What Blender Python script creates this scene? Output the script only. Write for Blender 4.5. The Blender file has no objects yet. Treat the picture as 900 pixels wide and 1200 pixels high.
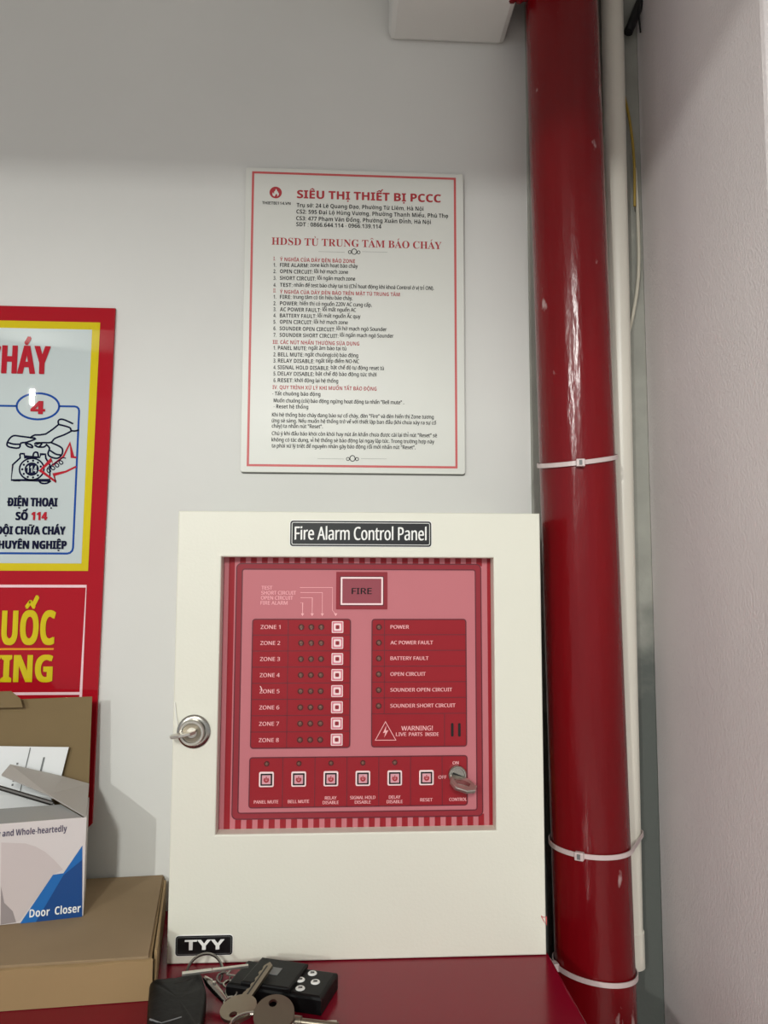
import bpy, bmesh, math, os, random
from mathutils import Vector, Matrix
random.seed(4)
SC = bpy.context.scene
COL = SC.collection
PI = math.pi

# ------------------------------------------------------------------ camera, world, lamps, exposure
CAM_Z = 1.2
cam_data = bpy.data.cameras.new('camera')
cam_data.sensor_fit = 'VERTICAL'
cam_data.sensor_height = 24.0
cam_data.lens = 24.0 * 898.9 / 1200.0
cam_data.clip_start = 0.01
cam = bpy.data.objects.new('camera', cam_data)
COL.objects.link(cam)
yaw, pitch, roll = 0.0566, 0.0884, 0.0027
F = Vector((math.sin(yaw) * math.cos(pitch), math.cos(yaw) * math.cos(pitch), math.sin(pitch)))
R0 = Vector((math.cos(yaw), -math.sin(yaw), 0))
U0 = R0.cross(F)
R = R0 * math.cos(roll) + U0 * math.sin(roll)
U = -R0 * math.sin(roll) + U0 * math.cos(roll)
cam.matrix_world = Matrix(((R.x, U.x, -F.x, 0.0), (R.y, U.y, -F.y, -0.7085), (R.z, U.z, -F.z, CAM_Z), (0, 0, 0, 1)))
SC.camera = cam

world = bpy.data.worlds.new('room_ambient')
SC.world = world
world.use_nodes = True
bg = world.node_tree.nodes['Background']
bg.inputs[0].default_value = (0.93, 0.97, 1.0, 1)
bg.inputs[1].default_value = 0.52

def lamp(name, loc, target, sx, sy, power, col=(0.99, 1.0, 0.955)):
    d = bpy.data.lights.new(name, 'AREA')
    d.shape = 'RECTANGLE'; d.size = sx; d.size_y = sy
    d.energy = power; d.color = col
    o = bpy.data.objects.new(name, d)
    o.location = loc
    o.rotation_euler = (Vector(target) - Vector(loc)).to_track_quat('-Z', 'Y').to_euler()
    COL.objects.link(o)
    return o

# ceiling tube lamps of the shop, behind and to the left of the viewer
lamp('ceiling_lamp', (-0.34, -4.0, 2.70), (0, 0, 1.1), 0.22, 0.60, 76)
lamp('ceiling_lamp', (-2.28, -5.0, 2.54), (0, 0, 1.1), 0.025, 0.11, 66)

SC.view_settings.view_transform = 'Standard'
SC.view_settings.look = 'None'
SC.view_settings.gamma = 1
SC.view_settings.use_curve_mapping = False
SC.view_settings.exposure = 0.0

# ------------------------------------------------------------------ materials
def lin(c):
    return tuple((v / 12.92 if v <= 0.04045 else ((v + 0.055) / 1.055) ** 2.4) for v in (x / 255.0 for x in c)) + (1.0,)

MATS = {}
def mat(name, rgb, rough=0.5, metal=0.0, spec=0.5, bump=0.0, scale=200.0, stretch=(1, 1, 1), mottle=0.0, mscale=8.0, coat=0.0, detail=3.0, rvar=0.0, sheen=0.0):
    m = bpy.data.materials.new(name)
    m.use_nodes = True
    nt = m.node_tree
    b = nt.nodes['Principled BSDF']
    b.inputs['Base Color'].default_value = lin(rgb)
    b.inputs['Roughness'].default_value = rough
    b.inputs['Metallic'].default_value = metal
    b.inputs['Specular IOR Level'].default_value = spec
    b.inputs['Coat Weight'].default_value = coat
    b.inputs['Coat Roughness'].default_value = 0.12
    tc = nt.nodes.new('ShaderNodeTexCoord')
    mp = nt.nodes.new('ShaderNodeMapping')
    mp.inputs['Scale'].default_value = stretch
    nt.links.new(tc.outputs['Object'], mp.inputs['Vector'])
    if bump > 0:
        n = nt.nodes.new('ShaderNodeTexNoise')
        n.inputs['Scale'].default_value = scale
        n.inputs['Detail'].default_value = detail
        nt.links.new(mp.outputs[0], n.inputs['Vector'])
        bp = nt.nodes.new('ShaderNodeBump')
        bp.inputs['Strength'].default_value = bump
        bp.inputs['Distance'].default_value = 0.001
        nt.links.new(n.outputs[0], bp.inputs['Height'])
        nt.links.new(bp.outputs[0], b.inputs['Normal'])
    if mottle > 0:
        n2 = nt.nodes.new('ShaderNodeTexNoise')
        n2.inputs['Scale'].default_value = mscale
        n2.inputs['Detail'].default_value = 5
        nt.links.new(mp.outputs[0], n2.inputs['Vector'])
        mr = nt.nodes.new('ShaderNodeMapRange')
        mr.inputs[1].default_value = 0.3; mr.inputs[2].default_value = 0.7
        mr.inputs[3].default_value = 1 - mottle; mr.inputs[4].default_value = 1 + mottle
        nt.links.new(n2.outputs[0], mr.inputs[0])
        mx = nt.nodes.new('ShaderNodeMix'); mx.data_type = 'RGBA'; mx.blend_type = 'MULTIPLY'
        mx.inputs[0].default_value = 1.0
        mx.inputs[6].default_value = lin(rgb)
        nt.links.new(mr.outputs[0], mx.inputs[7])
        nt.links.new(mx.outputs[2], b.inputs['Base Color'])
    MATS[name] = m
    return m

def add_chips(name, chip_rgb, scale, thr, stretch=(1, 1, 1)):
    """scattered worn spots of another colour on a painted material"""
    m = MATS[name]; nt = m.node_tree; b = nt.nodes['Principled BSDF']
    tc = nt.nodes.new('ShaderNodeTexCoord'); mp = nt.nodes.new('ShaderNodeMapping')
    mp.inputs['Scale'].default_value = stretch
    nt.links.new(tc.outputs['Object'], mp.inputs['Vector'])
    n = nt.nodes.new('ShaderNodeTexNoise'); n.inputs['Scale'].default_value = scale; n.inputs['Detail'].default_value = 6
    nt.links.new(mp.outputs[0], n.inputs['Vector'])
    r = nt.nodes.new('ShaderNodeMapRange')
    r.inputs[1].default_value = thr; r.inputs[2].default_value = thr + 0.03
    nt.links.new(n.outputs[0], r.inputs[0])
    mx = nt.nodes.new('ShaderNodeMix'); mx.data_type = 'RGBA'
    nt.links.new(r.outputs[0], mx.inputs[0])
    old = b.inputs['Base Color'].links
    if old: nt.links.new(old[0].from_socket, mx.inputs[6])
    else: mx.inputs[6].default_value = b.inputs['Base Color'].default_value
    mx.inputs[7].default_value = lin(chip_rgb)
    nt.links.new(mx.outputs[2], b.inputs['Base Color'])

wall_paint = mat('wall_paint', (214, 214, 210), 0.75, bump=0.10, scale=90, mottle=0.025, mscale=6)
add_chips('wall_paint', (120, 116, 108), 60, 0.795)
roller_paint = mat('roller_paint', (236, 229, 228), 0.62, bump=0.55, scale=520, stretch=(1, 1, 0.7), mottle=0.04, mscale=9)
grey_plaster = mat('grey_plaster', (150, 150, 142), 0.85, bump=0.5, scale=120, mottle=0.10, mscale=30)
def darker_below(name, rgb, z0, z1):
    """mixes in a darker grey below a ragged line"""
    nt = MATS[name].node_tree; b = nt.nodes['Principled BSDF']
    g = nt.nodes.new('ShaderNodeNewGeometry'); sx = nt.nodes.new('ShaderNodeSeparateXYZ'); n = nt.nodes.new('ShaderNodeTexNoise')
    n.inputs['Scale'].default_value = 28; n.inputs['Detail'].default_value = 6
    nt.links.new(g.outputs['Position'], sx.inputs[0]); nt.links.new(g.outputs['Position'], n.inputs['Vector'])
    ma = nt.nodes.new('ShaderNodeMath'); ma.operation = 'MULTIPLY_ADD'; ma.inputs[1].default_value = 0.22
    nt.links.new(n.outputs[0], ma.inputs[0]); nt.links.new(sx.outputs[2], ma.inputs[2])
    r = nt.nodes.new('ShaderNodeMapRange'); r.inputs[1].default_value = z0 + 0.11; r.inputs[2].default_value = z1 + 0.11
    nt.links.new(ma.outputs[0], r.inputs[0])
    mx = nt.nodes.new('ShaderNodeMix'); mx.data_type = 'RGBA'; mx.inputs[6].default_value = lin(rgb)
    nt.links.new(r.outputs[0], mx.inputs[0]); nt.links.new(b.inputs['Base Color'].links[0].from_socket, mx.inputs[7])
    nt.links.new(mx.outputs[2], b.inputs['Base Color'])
darker_below('grey_plaster', (84, 88, 84), 1.10, 1.20)  # plaster strip turns darker grey towards the bottom
floor_tile = mat('floor_tile', (224, 216, 212), 0.15, mottle=0.1)
cream_paint = mat('cream_powder_coat', (226, 225, 211), 0.42, bump=0.10, scale=420, mottle=0.01)
add_chips('cream_powder_coat', (150, 140, 120), 95, 0.80)
black_gap = mat('black_gap', (20, 20, 20), 0.8)
red_pipe_paint = mat('red_pipe_paint', (112, 7, 15), 0.20, spec=0.32, bump=0.55, scale=150, stretch=(1, 1, 0.22), mottle=0.20, mscale=14)
add_chips('red_pipe_paint', (170, 140, 138), 30, 0.665, (1, 1, 0.5))
pvc_white = mat('pvc_white', (216, 212, 200), 0.35, mottle=0.03)
tie_nylon = mat('tie_nylon', (205, 188, 186), 0.35)
red_enamel = mat('red_enamel', (126, 9, 34), 0.2, spec=0.28, bump=0.06, scale=60, mottle=0.05)
add_chips('red_enamel', (190, 150, 150), 120, 0.775)
sign_white = mat('sign_white', (212, 213, 206), 0.38, mottle=0.012)
sign_edge = mat('sign_edge', (226, 226, 222), 0.5)
ink_red = mat('ink_red', (168, 36, 46), 0.5)
ink_border = mat('ink_border', (196, 84, 84), 0.45)
ink_black = mat('ink_black', (18, 19, 22), 0.5, spec=0.15)
ink_grey = mat('ink_grey', (110, 112, 112), 0.5)
poster_red = mat('poster_red', (166, 20, 34), 0.008, spec=0.25, bump=0.003, scale=14, mottle=0.04)
poster_white = mat('poster_white', (190, 200, 200), 0.008, spec=0.25, bump=0.003, scale=14)
poster_yellow = mat('poster_yellow', (206, 186, 28), 0.008, spec=0.25, bump=0.003, scale=14)
poster_orange = mat('poster_orange', (228, 150, 40), 0.01, spec=0.25)
poster_pink = mat('poster_line', (236, 200, 205), 0.01, spec=0.25)
poster_blue = mat('poster_blue', (28, 72, 150), 0.01, spec=0.25)
poster_navy = mat('poster_navy', (16, 18, 48), 0.01, spec=0.25)
poster_letter_red = mat('poster_letter_red', (176, 34, 48), 0.01, spec=0.25)
plate_pink = mat('plate_pink', (194, 116, 123), 0.30, spec=0.3)
plate_red = mat('plate_red', (150, 33, 42), 0.30, spec=0.25)
plate_frame = mat('plate_frame', (146, 48, 57), 0.30, spec=0.25)
plate_line = mat('plate_line', (98, 22, 36), 0.35)
plate_ink = mat('plate_ink', (240, 180, 182), 0.4)
plate_ink_soft = mat('plate_ink_soft', (236, 172, 176), 0.4)
fire_lens = mat('fire_lens', (150, 72, 82), 0.22)
led_lens = mat('led_lens', (92, 46, 44), 0.2)
led_core = mat('led_core', (122, 84, 70), 0.3)
button_pink = mat('button_pink', (214, 124, 138), 0.35)
button_white = mat('button_white', (248, 222, 222), 0.35)
button_cap = mat('button_cap', (220, 160, 170), 0.3)
black_plastic = mat('black_plastic', (9, 9, 10), 0.45, spec=0.16, bump=0.05, scale=300)
black_label = mat('black_label', (16, 17, 18), 0.3)
label_white = mat('label_white', (240, 240, 236), 0.35)
steel = mat('steel', (172, 168, 160), 0.24, metal=1.0)
key_metal = mat('key_metal', (140, 131, 116), 0.34, metal=0.95, bump=0.10, scale=180)
bright_nickel = mat('bright_nickel', (200, 196, 187), 0.28, metal=0.9)
dark_metal = mat('dark_metal', (52, 50, 48), 0.4, metal=0.6)
leather = mat('black_leather', (7, 7, 8), 0.5, spec=0.18, bump=0.3, scale=120)
stitch = mat('stitch_grey', (120, 120, 122), 0.5)
kraft = mat('kraft_board', (152, 126, 88), 0.8, bump=0.12, scale=160, mottle=0.05, mscale=12)
kraft_top = mat('kraft_top', (146, 124, 94), 0.85, bump=0.10, scale=160, mottle=0.06, mscale=14)
kraft_dark = mat('kraft_inside', (122, 103, 70), 0.85, bump=0.08, scale=160, mottle=0.05, mscale=10)
board_edge = mat('board_edge', (128, 104, 70), 0.9)
box_white = mat('box_white', (214, 206, 204), 0.42)
box_print_grey = mat('box_print_grey', (202, 190, 188), 0.42)
box_print_dark = mat('box_print_dark', (150, 140, 140), 0.42)
box_blue = mat('box_blue', (28, 104, 176), 0.35)
box_blue_dark = mat('box_blue_dark', (20, 70, 132), 0.35)
box_ink = mat('box_ink', (74, 66, 92), 0.5)
grey_board = mat('grey_board', (172, 166, 160), 0.5)
paper = mat('paper', (226, 228, 228), 0.55)
film_grey = mat('film_grey', (150, 150, 148), 0.18)
cable_yellow = mat('cable_yellow', (158, 130, 40), 0.45)
cable_white = mat('cable_white', (196, 190, 174), 0.5)
cable_black = mat('cable_black', (14, 14, 15), 0.5)

# ------------------------------------------------------------------ builders
WORLD_ORIGIN = {}
def link(name, me, parent=None):
    """ONE mesh object, its origin at its own centre, parented without an inverse matrix"""
    vs = [v.co for v in me.vertices]
    c = Vector([(min(v[i] for v in vs) + max(v[i] for v in vs)) / 2 for i in range(3)])
    me.transform(Matrix.Translation(-c))
    o = bpy.data.objects.new(name, me)
    COL.objects.link(o)
    WORLD_ORIGIN[o.name] = c
    if parent is not None:
        o.parent = parent
        o.location = c - WORLD_ORIGIN[parent.name]
    else:
        o.location = c
    return o

def obj(name, bm, m, parent=None, smooth=False, label=None):
    me = bpy.data.meshes.new(name)
    bm.normal_update()
    bm.to_mesh(me); bm.free()
    for mm in (m if isinstance(m, (list, tuple)) else [m]): me.materials.append(mm)
    if smooth:
        for p in me.polygons: p.use_smooth = True
        me.set_sharp_from_angle(angle=math.radians(38))
    o = link(name, me, parent)
    if label: o['label'] = label
    return o

def thing(name, label, cat, loc, group=None):
    o = bpy.data.objects.new(name, None)
    o.empty_display_size = 0.02
    COL.objects.link(o)
    o.location = loc
    WORLD_ORIGIN[o.name] = Vector(loc)
    o['label'] = label; o['category'] = cat
    if group: o['group'] = group
    return o

def tag(o, label, cat, group=None):
    o['label'] = label; o['category'] = cat
    if group: o['group'] = group
    return o

def struct(name, bm, m, label=None):
    o = obj(name, bm, m)
    o['kind'] = 'structure'
    if label: o['label'] = label
    return o

def BM(): return bmesh.new()

def box(bm, x0, x1, y0, y1, z0, z1, bev=0.0, seg=2, M=None):
    t = bmesh.new()
    bmesh.ops.create_cube(t, size=1.0)
    for v in t.verts:
        v.co = Vector((x0 + (v.co.x + .5) * (x1 - x0), y0 + (v.co.y + .5) * (y1 - y0), z0 + (v.co.z + .5) * (z1 - z0)))
    if bev > 0:
        bmesh.ops.bevel(t, geom=list(t.edges), offset=bev, segments=seg, affect='EDGES', profile=0.5)
    merge(bm, t, M)

def merge(bm, t, M=None, mi=None):
    if M is not None: bmesh.ops.transform(t, matrix=M, verts=t.verts)
    mp = {v: bm.verts.new(v.co) for v in t.verts}
    for f in t.faces:
        try:
            nf = bm.faces.new([mp[v] for v in f.verts])
            nf.material_index = f.material_index if mi is None else mi
            nf.smooth = f.smooth
        except ValueError:
            pass
    t.free()

def flat(bm, pts, y):
    """flat print facing the room: pts are (x, z)"""
    vs = [bm.verts.new((p[0], y, p[1])) for p in pts]
    f = bm.faces.new(vs)
    f.normal_update()
    if f.normal.y > 0: f.normal_flip()
    if len(pts) > 4: bmesh.ops.triangulate(bm, faces=[f])

def rrect(x0, x1, z0, z1, r, n=4):
    pts = []
    for cx, cz, a0 in ((x1 - r, z1 - r, 0), (x0 + r, z1 - r, 90), (x0 + r, z0 + r, 180), (x1 - r, z0 + r, 270)):
        for i in range(n + 1):
            a = math.radians(a0 + 90 * i / n)
            pts.append((cx + r * math.cos(a), cz + r * math.sin(a)))
    return pts

def ring_print(bm, outer, inner, y):
    n = len(outer)
    a = [bm.verts.new((p[0], y, p[1])) for p in outer]
    b = [bm.verts.new((p[0], y, p[1])) for p in inner]
    for i in range(n):
        j = (i + 1) % n
        bm.faces.new((a[i], b[i], b[j], a[j]))

def rframe(bm, x0, x1, z0, z1, r, w, y):
    ring_print(bm, rrect(x0, x1, z0, z1, r), rrect(x0 + w, x1 - w, z0 + w, z1 - w, max(r - w, 1e-4)), y)

def stroke(bm, pts, w, y, closed=False):
    """a drawn line of width w along (x, z) points"""
    P = [Vector((p[0], p[1])) for p in pts]
    n = len(P); L = []; Rr = []
    for i in range(n):
        a = P[i - 1] if (i > 0 or closed) else P[i]
        b = P[(i + 1) % n] if (i < n - 1 or closed) else P[i]
        d = (b - a)
        if d.length < 1e-9: d = Vector((1, 0))
        d.normalize(); nn = Vector((-d.y, d.x))
        k = 1.0
        if 0 < i < n - 1 or closed:
            d1 = (P[i] - P[i - 1]).normalized()
            k = 1.0 / max(0.5, abs(nn.dot(Vector((-d1.y, d1.x)))))
        L.append(bm.verts.new((P[i].x + nn.x * w / 2 * k, y, P[i].y + nn.y * w / 2 * k)))
        Rr.append(bm.verts.new((P[i].x - nn.x * w / 2 * k, y, P[i].y - nn.y * w / 2 * k)))
    for i in range(n if closed else n - 1):
        j = (i + 1) % n
        bm.faces.new((L[i], Rr[i], Rr[j], L[j]))

def disc_pts(cx, cz, rx, rz=None, n=20):
    rz = rx if rz is None else rz
    return [(cx + rx * math.cos(2 * PI * i / n), cz + rz * math.sin(2 * PI * i / n)) for i in range(n)]

def prism(bm, pts, y0, y1, bev=0.0, M=None):
    """(x, z) outline extruded from y0 (front) to y1"""
    t = bmesh.new()
    a = [t.verts.new((p[0], y0, p[1])) for p in pts]
    b = [t.verts.new((p[0], y1, p[1])) for p in pts]
    n = len(pts)
    t.faces.new(a); t.faces.new(list(reversed(b)))
    for i in range(n):
        j = (i + 1) % n
        t.faces.new((a[j], a[i], b[i], b[j]))
    bmesh.ops.recalc_face_normals(t, faces=t.faces)
    if bev > 0:
        fr = [e for e in t.edges if all(abs(v.co.y - y0) < 1e-7 for v in e.verts)]
        bmesh.ops.bevel(t, geom=fr, offset=bev, segments=2, affect='EDGES', profile=0.5)
    merge(bm, t, M)

def slab(bm, pts, z0, z1, bev=0.0, M=None):
    """(x, y) outline extruded upward"""
    t = bmesh.new()
    a = [t.verts.new((p[0], p[1], z0)) for p in pts]
    b = [t.verts.new((p[0], p[1], z1)) for p in pts]
    n = len(pts)
    t.faces.new(a); t.faces.new(b)
    for i in range(n):
        j = (i + 1) % n
        t.faces.new((a[i], a[j], b[j], b[i]))
    bmesh.ops.recalc_face_normals(t, faces=t.faces)
    if bev > 0:
        bmesh.ops.bevel(t, geom=[e for e in t.edges if all(abs(v.co.z - z1) < 1e-7 for v in e.verts)], offset=bev, segments=2, affect='EDGES', profile=0.5)
    merge(bm, t, M)

def lathe(bm, prof, M=None, n=24):
    """prof = (radius, height) about the local +Z axis"""
    t = bmesh.new()
    rows = []
    for r, h in prof:
        if r < 1e-7: rows.append([t.verts.new((0, 0, h))])
        else: rows.append([t.verts.new((r * math.cos(2 * PI * i / n), r * math.sin(2 * PI * i / n), h)) for i in range(n)])
    for a, b in zip(rows, rows[1:]):
        for i in range(n):
            j = (i + 1) % n
            if len(a) == 1 and len(b) == 1: continue
            if len(a) == 1: t.faces.new((a[0], b[j], b[i]))
            elif len(b) == 1: t.faces.new((a[i], a[j], b[0]))
            else: t.faces.new((a[i], a[j], b[j], b[i]))
    bmesh.ops.recalc_face_normals(t, faces=t.faces)
    merge(bm, t, M)

def facing(x, y, z):
    """local +Z of a lathe turned to point out of the wall (-Y) at (x, y, z)"""
    return Matrix.Translation((x, y, z)) @ Matrix.Rotation(PI / 2, 4, 'X')

def smooth_path(pts, k=6, closed=False):
    P = [Vector(p) for p in pts]; n = len(P); out = []
    for i in range(n if closed else n - 1):
        p0 = P[(i - 1) % n] if (closed or i > 0) else P[i]
        p1 = P[i]; p2 = P[(i + 1) % n]
        p3 = P[(i + 2) % n] if (closed or i + 2 < n) else p2
        for s in range(k):
            t = s / k
            out.append(0.5 * ((2 * p1) + (-p0 + p2) * t + (2 * p0 - 5 * p1 + 4 * p2 - p3) * t * t + (-p0 + 3 * p1 - 3 * p2 + p3) * t ** 3))
    if not closed: out.append(P[-1])
    return out

def tube(bm, pts, r, n=8, closed=False):
    P = [Vector(p) for p in pts]; m = len(P); rings = []
    up = None
    for i in range(m):
        a = P[i - 1] if (i > 0 or closed) else P[i]
        b = P[(i + 1) % m] if (i < m - 1 or closed) else P[i]
        d = (b - a).normalized()
        if up is None: up = d.orthogonal().normalized()
        up = (up - d * up.dot(d)).normalized()
        s = d.cross(up)
        rr = r[i] if isinstance(r, (list, tuple)) else r
        rings.append([bm.verts.new(P[i] + (up * math.cos(2 * PI * k / n) + s * math.sin(2 * PI * k / n)) * rr) for k in range(n)])
    for i in range(m if closed else m - 1):
        a, b = rings[i], rings[(i + 1) % m]
        for k in range(n):
            l = (k + 1) % n
            bm.faces.new((a[k], a[l], b[l], b[k]))
    if not closed:
        bm.faces.new(list(reversed(rings[0]))); bm.faces.new(rings[-1])

# ---- lettering: filled outlines of a font, laid flat on a surface
FDIR = bpy.utils.system_resource('DATAFILES')
def font(fn):
    try: return bpy.data.fonts.load(os.path.join(FDIR, 'fonts', fn))
    except Exception: return None
SERIF = font('NotoSansMath-Regular.woff2')
def raw_text(s, f, res=3):
    c = bpy.data.curves.new('t', 'FONT'); c.body = s; c.size = 1; c.resolution_u = res
    if f: c.font = f
    o = bpy.data.objects.new('t', c); COL.objects.link(o)
    bpy.context.view_layer.update()
    me = bpy.data.meshes.new_from_object(o.evaluated_get(bpy.context.evaluated_depsgraph_get()))
    vs = [(v.co.x, v.co.y) for v in me.vertices]; fs = [tuple(p.vertices) for p in me.polygons]
    bpy.data.objects.remove(o); bpy.data.curves.remove(c); bpy.data.meshes.remove(me)
    return vs, fs
import unicodedata
GLYPHS = {}
def math_char(ch, style):
    base = {'sans': 0x1D5A0, 'bold': 0x1D5D4, 'serif': 0x1D400}[style]
    if 'A' <= ch <= 'Z': return chr(base + ord(ch) - 65)
    if 'a' <= ch <= 'z': return chr(base + 26 + ord(ch) - 97)
    if '0' <= ch <= '9' : return chr({'sans': 0x1D7E2, 'bold': 0x1D7EC, 'serif': 0x1D7CE}[style] + ord(ch) - 48)
    return ch
def span(s):
    v, f = raw_text(s, SERIF)
    return (min(a[0] for a in v), max(a[0] for a in v))
def glyph(ch, style):
    """outline mesh, advance, of one plain character (cached)"""
    k = (ch, style)
    if k not in GLYPHS:
        g = math_char(ch, style) if SERIF else ch
        ref = math_char('H', style) if SERIF else 'H'
        a0, a1 = span(ref + ref); w0, w1 = span(ref + g + ref)
        adv = (w1 - w0) - (a1 - a0)
        v, f = raw_text(g, SERIF) if ch != ' ' else ([], [])
        GLYPHS[k] = (v, f, adv)
    return GLYPHS[k]
def poly_line(pts, w):
    """triangles of a stroked polyline"""
    V = []; T = []
    for (xa, ya), (xb, yb) in zip(pts, pts[1:]):
        dx, dy = xb - xa, yb - ya; l = math.hypot(dx, dy) or 1
        nx, ny = -dy / l * w / 2, dx / l * w / 2; ex, ey = dx / l * w * 0.25, dy / l * w * 0.25
        b = len(V)
        V += [(xa + nx - ex, ya + ny - ey), (xa - nx - ex, ya - ny - ey), (xb - nx + ex, yb - ny + ey), (xb + nx + ex, yb + ny + ey)]
        T.append((b, b + 1, b + 2, b + 3))
    return V, T
def layout(s, style):
    """all glyphs of a line with their Vietnamese marks, in units of the font"""
    cap = max(v[1] for v in glyph('H', style)[0])
    w = cap * (0.125 if style == 'bold' else 0.085)
    V = []; T = []; x = 0.0
    def add(v, t):
        b = len(V)
        V.extend(v); T.extend(tuple(i + b for i in q) for q in t)
    for ch in unicodedata.normalize('NFC', s):
        bar = ch in 'Đđ'
        d = unicodedata.normalize('NFD', {'Đ': 'D', 'đ': 'd'}.get(ch, ch))
        base, marks = d[0], d[1:]
        if base == 'i' and any(m in marks for m in '\u0300\u0301\u0309\u0303'): base = '\u0131' if False else 'i'
        v, t, adv = glyph(base, style)
        if v:
            add([(p[0] + x, p[1]) for p in v], t)
            x0 = min(p[0] for p in v) + x; x1 = max(p[0] for p in v) + x; top = max(p[1] for p in v)
            cx = (x0 + x1) / 2
            c = cap
            if bar:
                if ch == 'Đ': add(*poly_line([(x0 - 0.13 * c, 0.5 * c), (x0 + 0.36 * c, 0.5 * c)], w * 0.9))
                else: add(*poly_line([(x1 - 0.36 * c, 0.86 * c), (x1 + 0.12 * c, 0.86 * c)], w * 0.8))
            h = top + 0.10 * c
            two = ('\u0302' in marks) or ('\u0306' in marks)
            for m in marks:
                if m == '\u0302': add(*poly_line([(cx - 0.20 * c, h), (cx, h + 0.15 * c), (cx + 0.20 * c, h)], w * 0.8))
                elif m == '\u0306': add(*poly_line([(cx - 0.19 * c, h + 0.14 * c), (cx - 0.10 * c, h + 0.02 * c), (cx + 0.10 * c, h + 0.02 * c), (cx + 0.19 * c, h + 0.14 * c)], w * 0.8))
                elif m == '\u031b':
                    q = top if base in 'OU' else top
                    add(*poly_line([(x1 - 0.10 * c, q - 0.10 * c), (x1 + 0.10 * c, q - 0.02 * c), (x1 + 0.13 * c, q + 0.14 * c)], w * 0.85))
                elif m == '\u0323': add(*poly_line([(cx - w * 0.35, -0.20 * c), (cx + w * 0.35, -0.20 * c)], w * 1.1))
                else:
                    dx = 0.26 * c if two else 0.0; hy = h + (0.10 * c if two else 0.0)
                    if m == '\u0301': add(*poly_line([(cx + dx - 0.06 * c, hy), (cx + dx + 0.11 * c, hy + 0.19 * c)], w))
                    elif m == '\u0300': add(*poly_line([(cx + dx + 0.06 * c, hy), (cx + dx - 0.11 * c, hy + 0.19 * c)], w))
                    elif m == '\u0309': add(*poly_line([(cx + dx, hy), (cx + dx + 0.09 * c, hy + 0.10 * c), (cx + dx + 0.02 * c, hy + 0.19 * c), (cx + dx - 0.07 * c, hy + 0.16 * c)], w * 0.7))
                    elif m == '\u0303':
                        hh = h + (0.20 * c if two else 0.04 * c)
                        add(*poly_line([(cx - 0.20 * c, hh), (cx - 0.08 * c, hh + 0.07 * c), (cx + 0.07 * c, hh), (cx + 0.20 * c, hh + 0.07 * c)], w * 0.7))
        x += adv + (0.06 * cap if '\u031b' in marks else 0.0)
    return V, T, cap

def text(bm, s, x0, x1, z, cap, y, style='bold', M=None, fat=0.0):
    """letters from x0 to x1 on the baseline z with capitals cap tall, facing the room"""
    vs, fs, c = layout(s, style)
    if style == 'sans' and fat == 0.0: fat = 0.00020
    a = min(v[0] for v in vs); b = max(v[0] for v in vs)
    kx = (x1 - x0 - fat) / (b - a); kz = (cap - fat * 0.4) / c
    for i, (sx, sz) in enumerate([(0.5, 0.2)] if fat <= 0 else [(0.0, 0.0), (1.0, 0.4)] if fat < 0.0005 else [(0.0, 0.0), (0.5, 0.2), (1.0, 0.4), (1.0, 0.0), (0.0, 0.4)]):
        vv = []
        for v in vs:
            p = Vector((x0 + (v[0] - a) * kx + sx * fat, y - i * 0.00012, z + v[1] * kz + sz * fat))
            vv.append(bm.verts.new(M @ p if M is not None else p))
        for q in fs:
            try:
                f = bm.faces.new([vv[k] for k in q])
                f.normal_update()
                if (f.normal.y > 0) == (M is None): f.normal_flip()
            except ValueError: pass

# ================================================================== ROOM
bm = BM(); box(bm, -1.6, 0.60, 0.0, 0.12, 0.0, 2.9); struct('wall_back', bm, wall_paint)
bm = BM()
box(bm, 0.2915, 0.60, -0.222, 0.0, 0.0, 2.9, 0.004)
struct('wall_right', bm, roller_paint)
bm = BM(); box(bm, 0.1790, 0.2920, -0.0035, 0.001, 0.0, 2.9, 0.0012); struct('trim_1', bm, grey_plaster)
bm = BM(); box(bm, 0.0431, 0.158, -0.16, 0.0, 1.7265, 2.9, 0.006); struct('trim_2', bm, wall_paint)
bm = BM(); box(bm, -3.2, 3.0, -6.5, 0.3, -0.1, 0.0); struct('floor', bm, floor_tile)
bm = BM(); box(bm, -3.2, 3.0, -6.5, 0.12, 2.9, 3.0); struct('ceiling', bm, wall_paint)
# unseen soffit added above the panel to darken the upper wall
bm = BM(); box(bm, -3.2, 3.0, -1.15, 0.0, 1.80, 2.9, 0.01); struct('ceiling', bm, wall_paint)

# ================================================================== RED PIPE, WHITE PIPE, TIES, CABLES
PR = 0.0325
def pipe_centre(z): return (0.2085 - 0.0165 * (z - 1.2), -0.052 - 0.004 * (z - 1.2))
pipe = thing('riser_pipe', 'thick glossy red riser pipe with chipped paint beside the cream panel', 'pipe', (*pipe_centre(0.0), 0.0))
bm = BM()
zs = [0.0, 0.4, 0.8, 1.2, 1.6, 2.0, 2.5]
tube(bm, [(*pipe_centre(z), z) for z in zs], PR, 40)
obj('pipe_body', bm, red_pipe_paint, pipe, smooth=True)
for ppx, name in (((0.1529, 1.7284), 'clamp_bolt'), ((0.1593, 1.7287), 'clamp_bolt')):
    bm = BM(); lathe(bm, [(0, 0), (0.0034, 0.0004), (0.0040, 0.003), (0.0040, 0.010)], Matrix.Translation((ppx[0], -0.06, ppx[1] - 0.0025)), 6)
    obj(name, bm, red_pipe_paint, pipe)
bm = BM(); a = pipe_centre(1.74); box(bm, 0.142, 0.178, -0.066, -0.054, 1.7305, 1.745, 0.001); obj('pipe_clamp', bm, red_pipe_paint, pipe)

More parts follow.
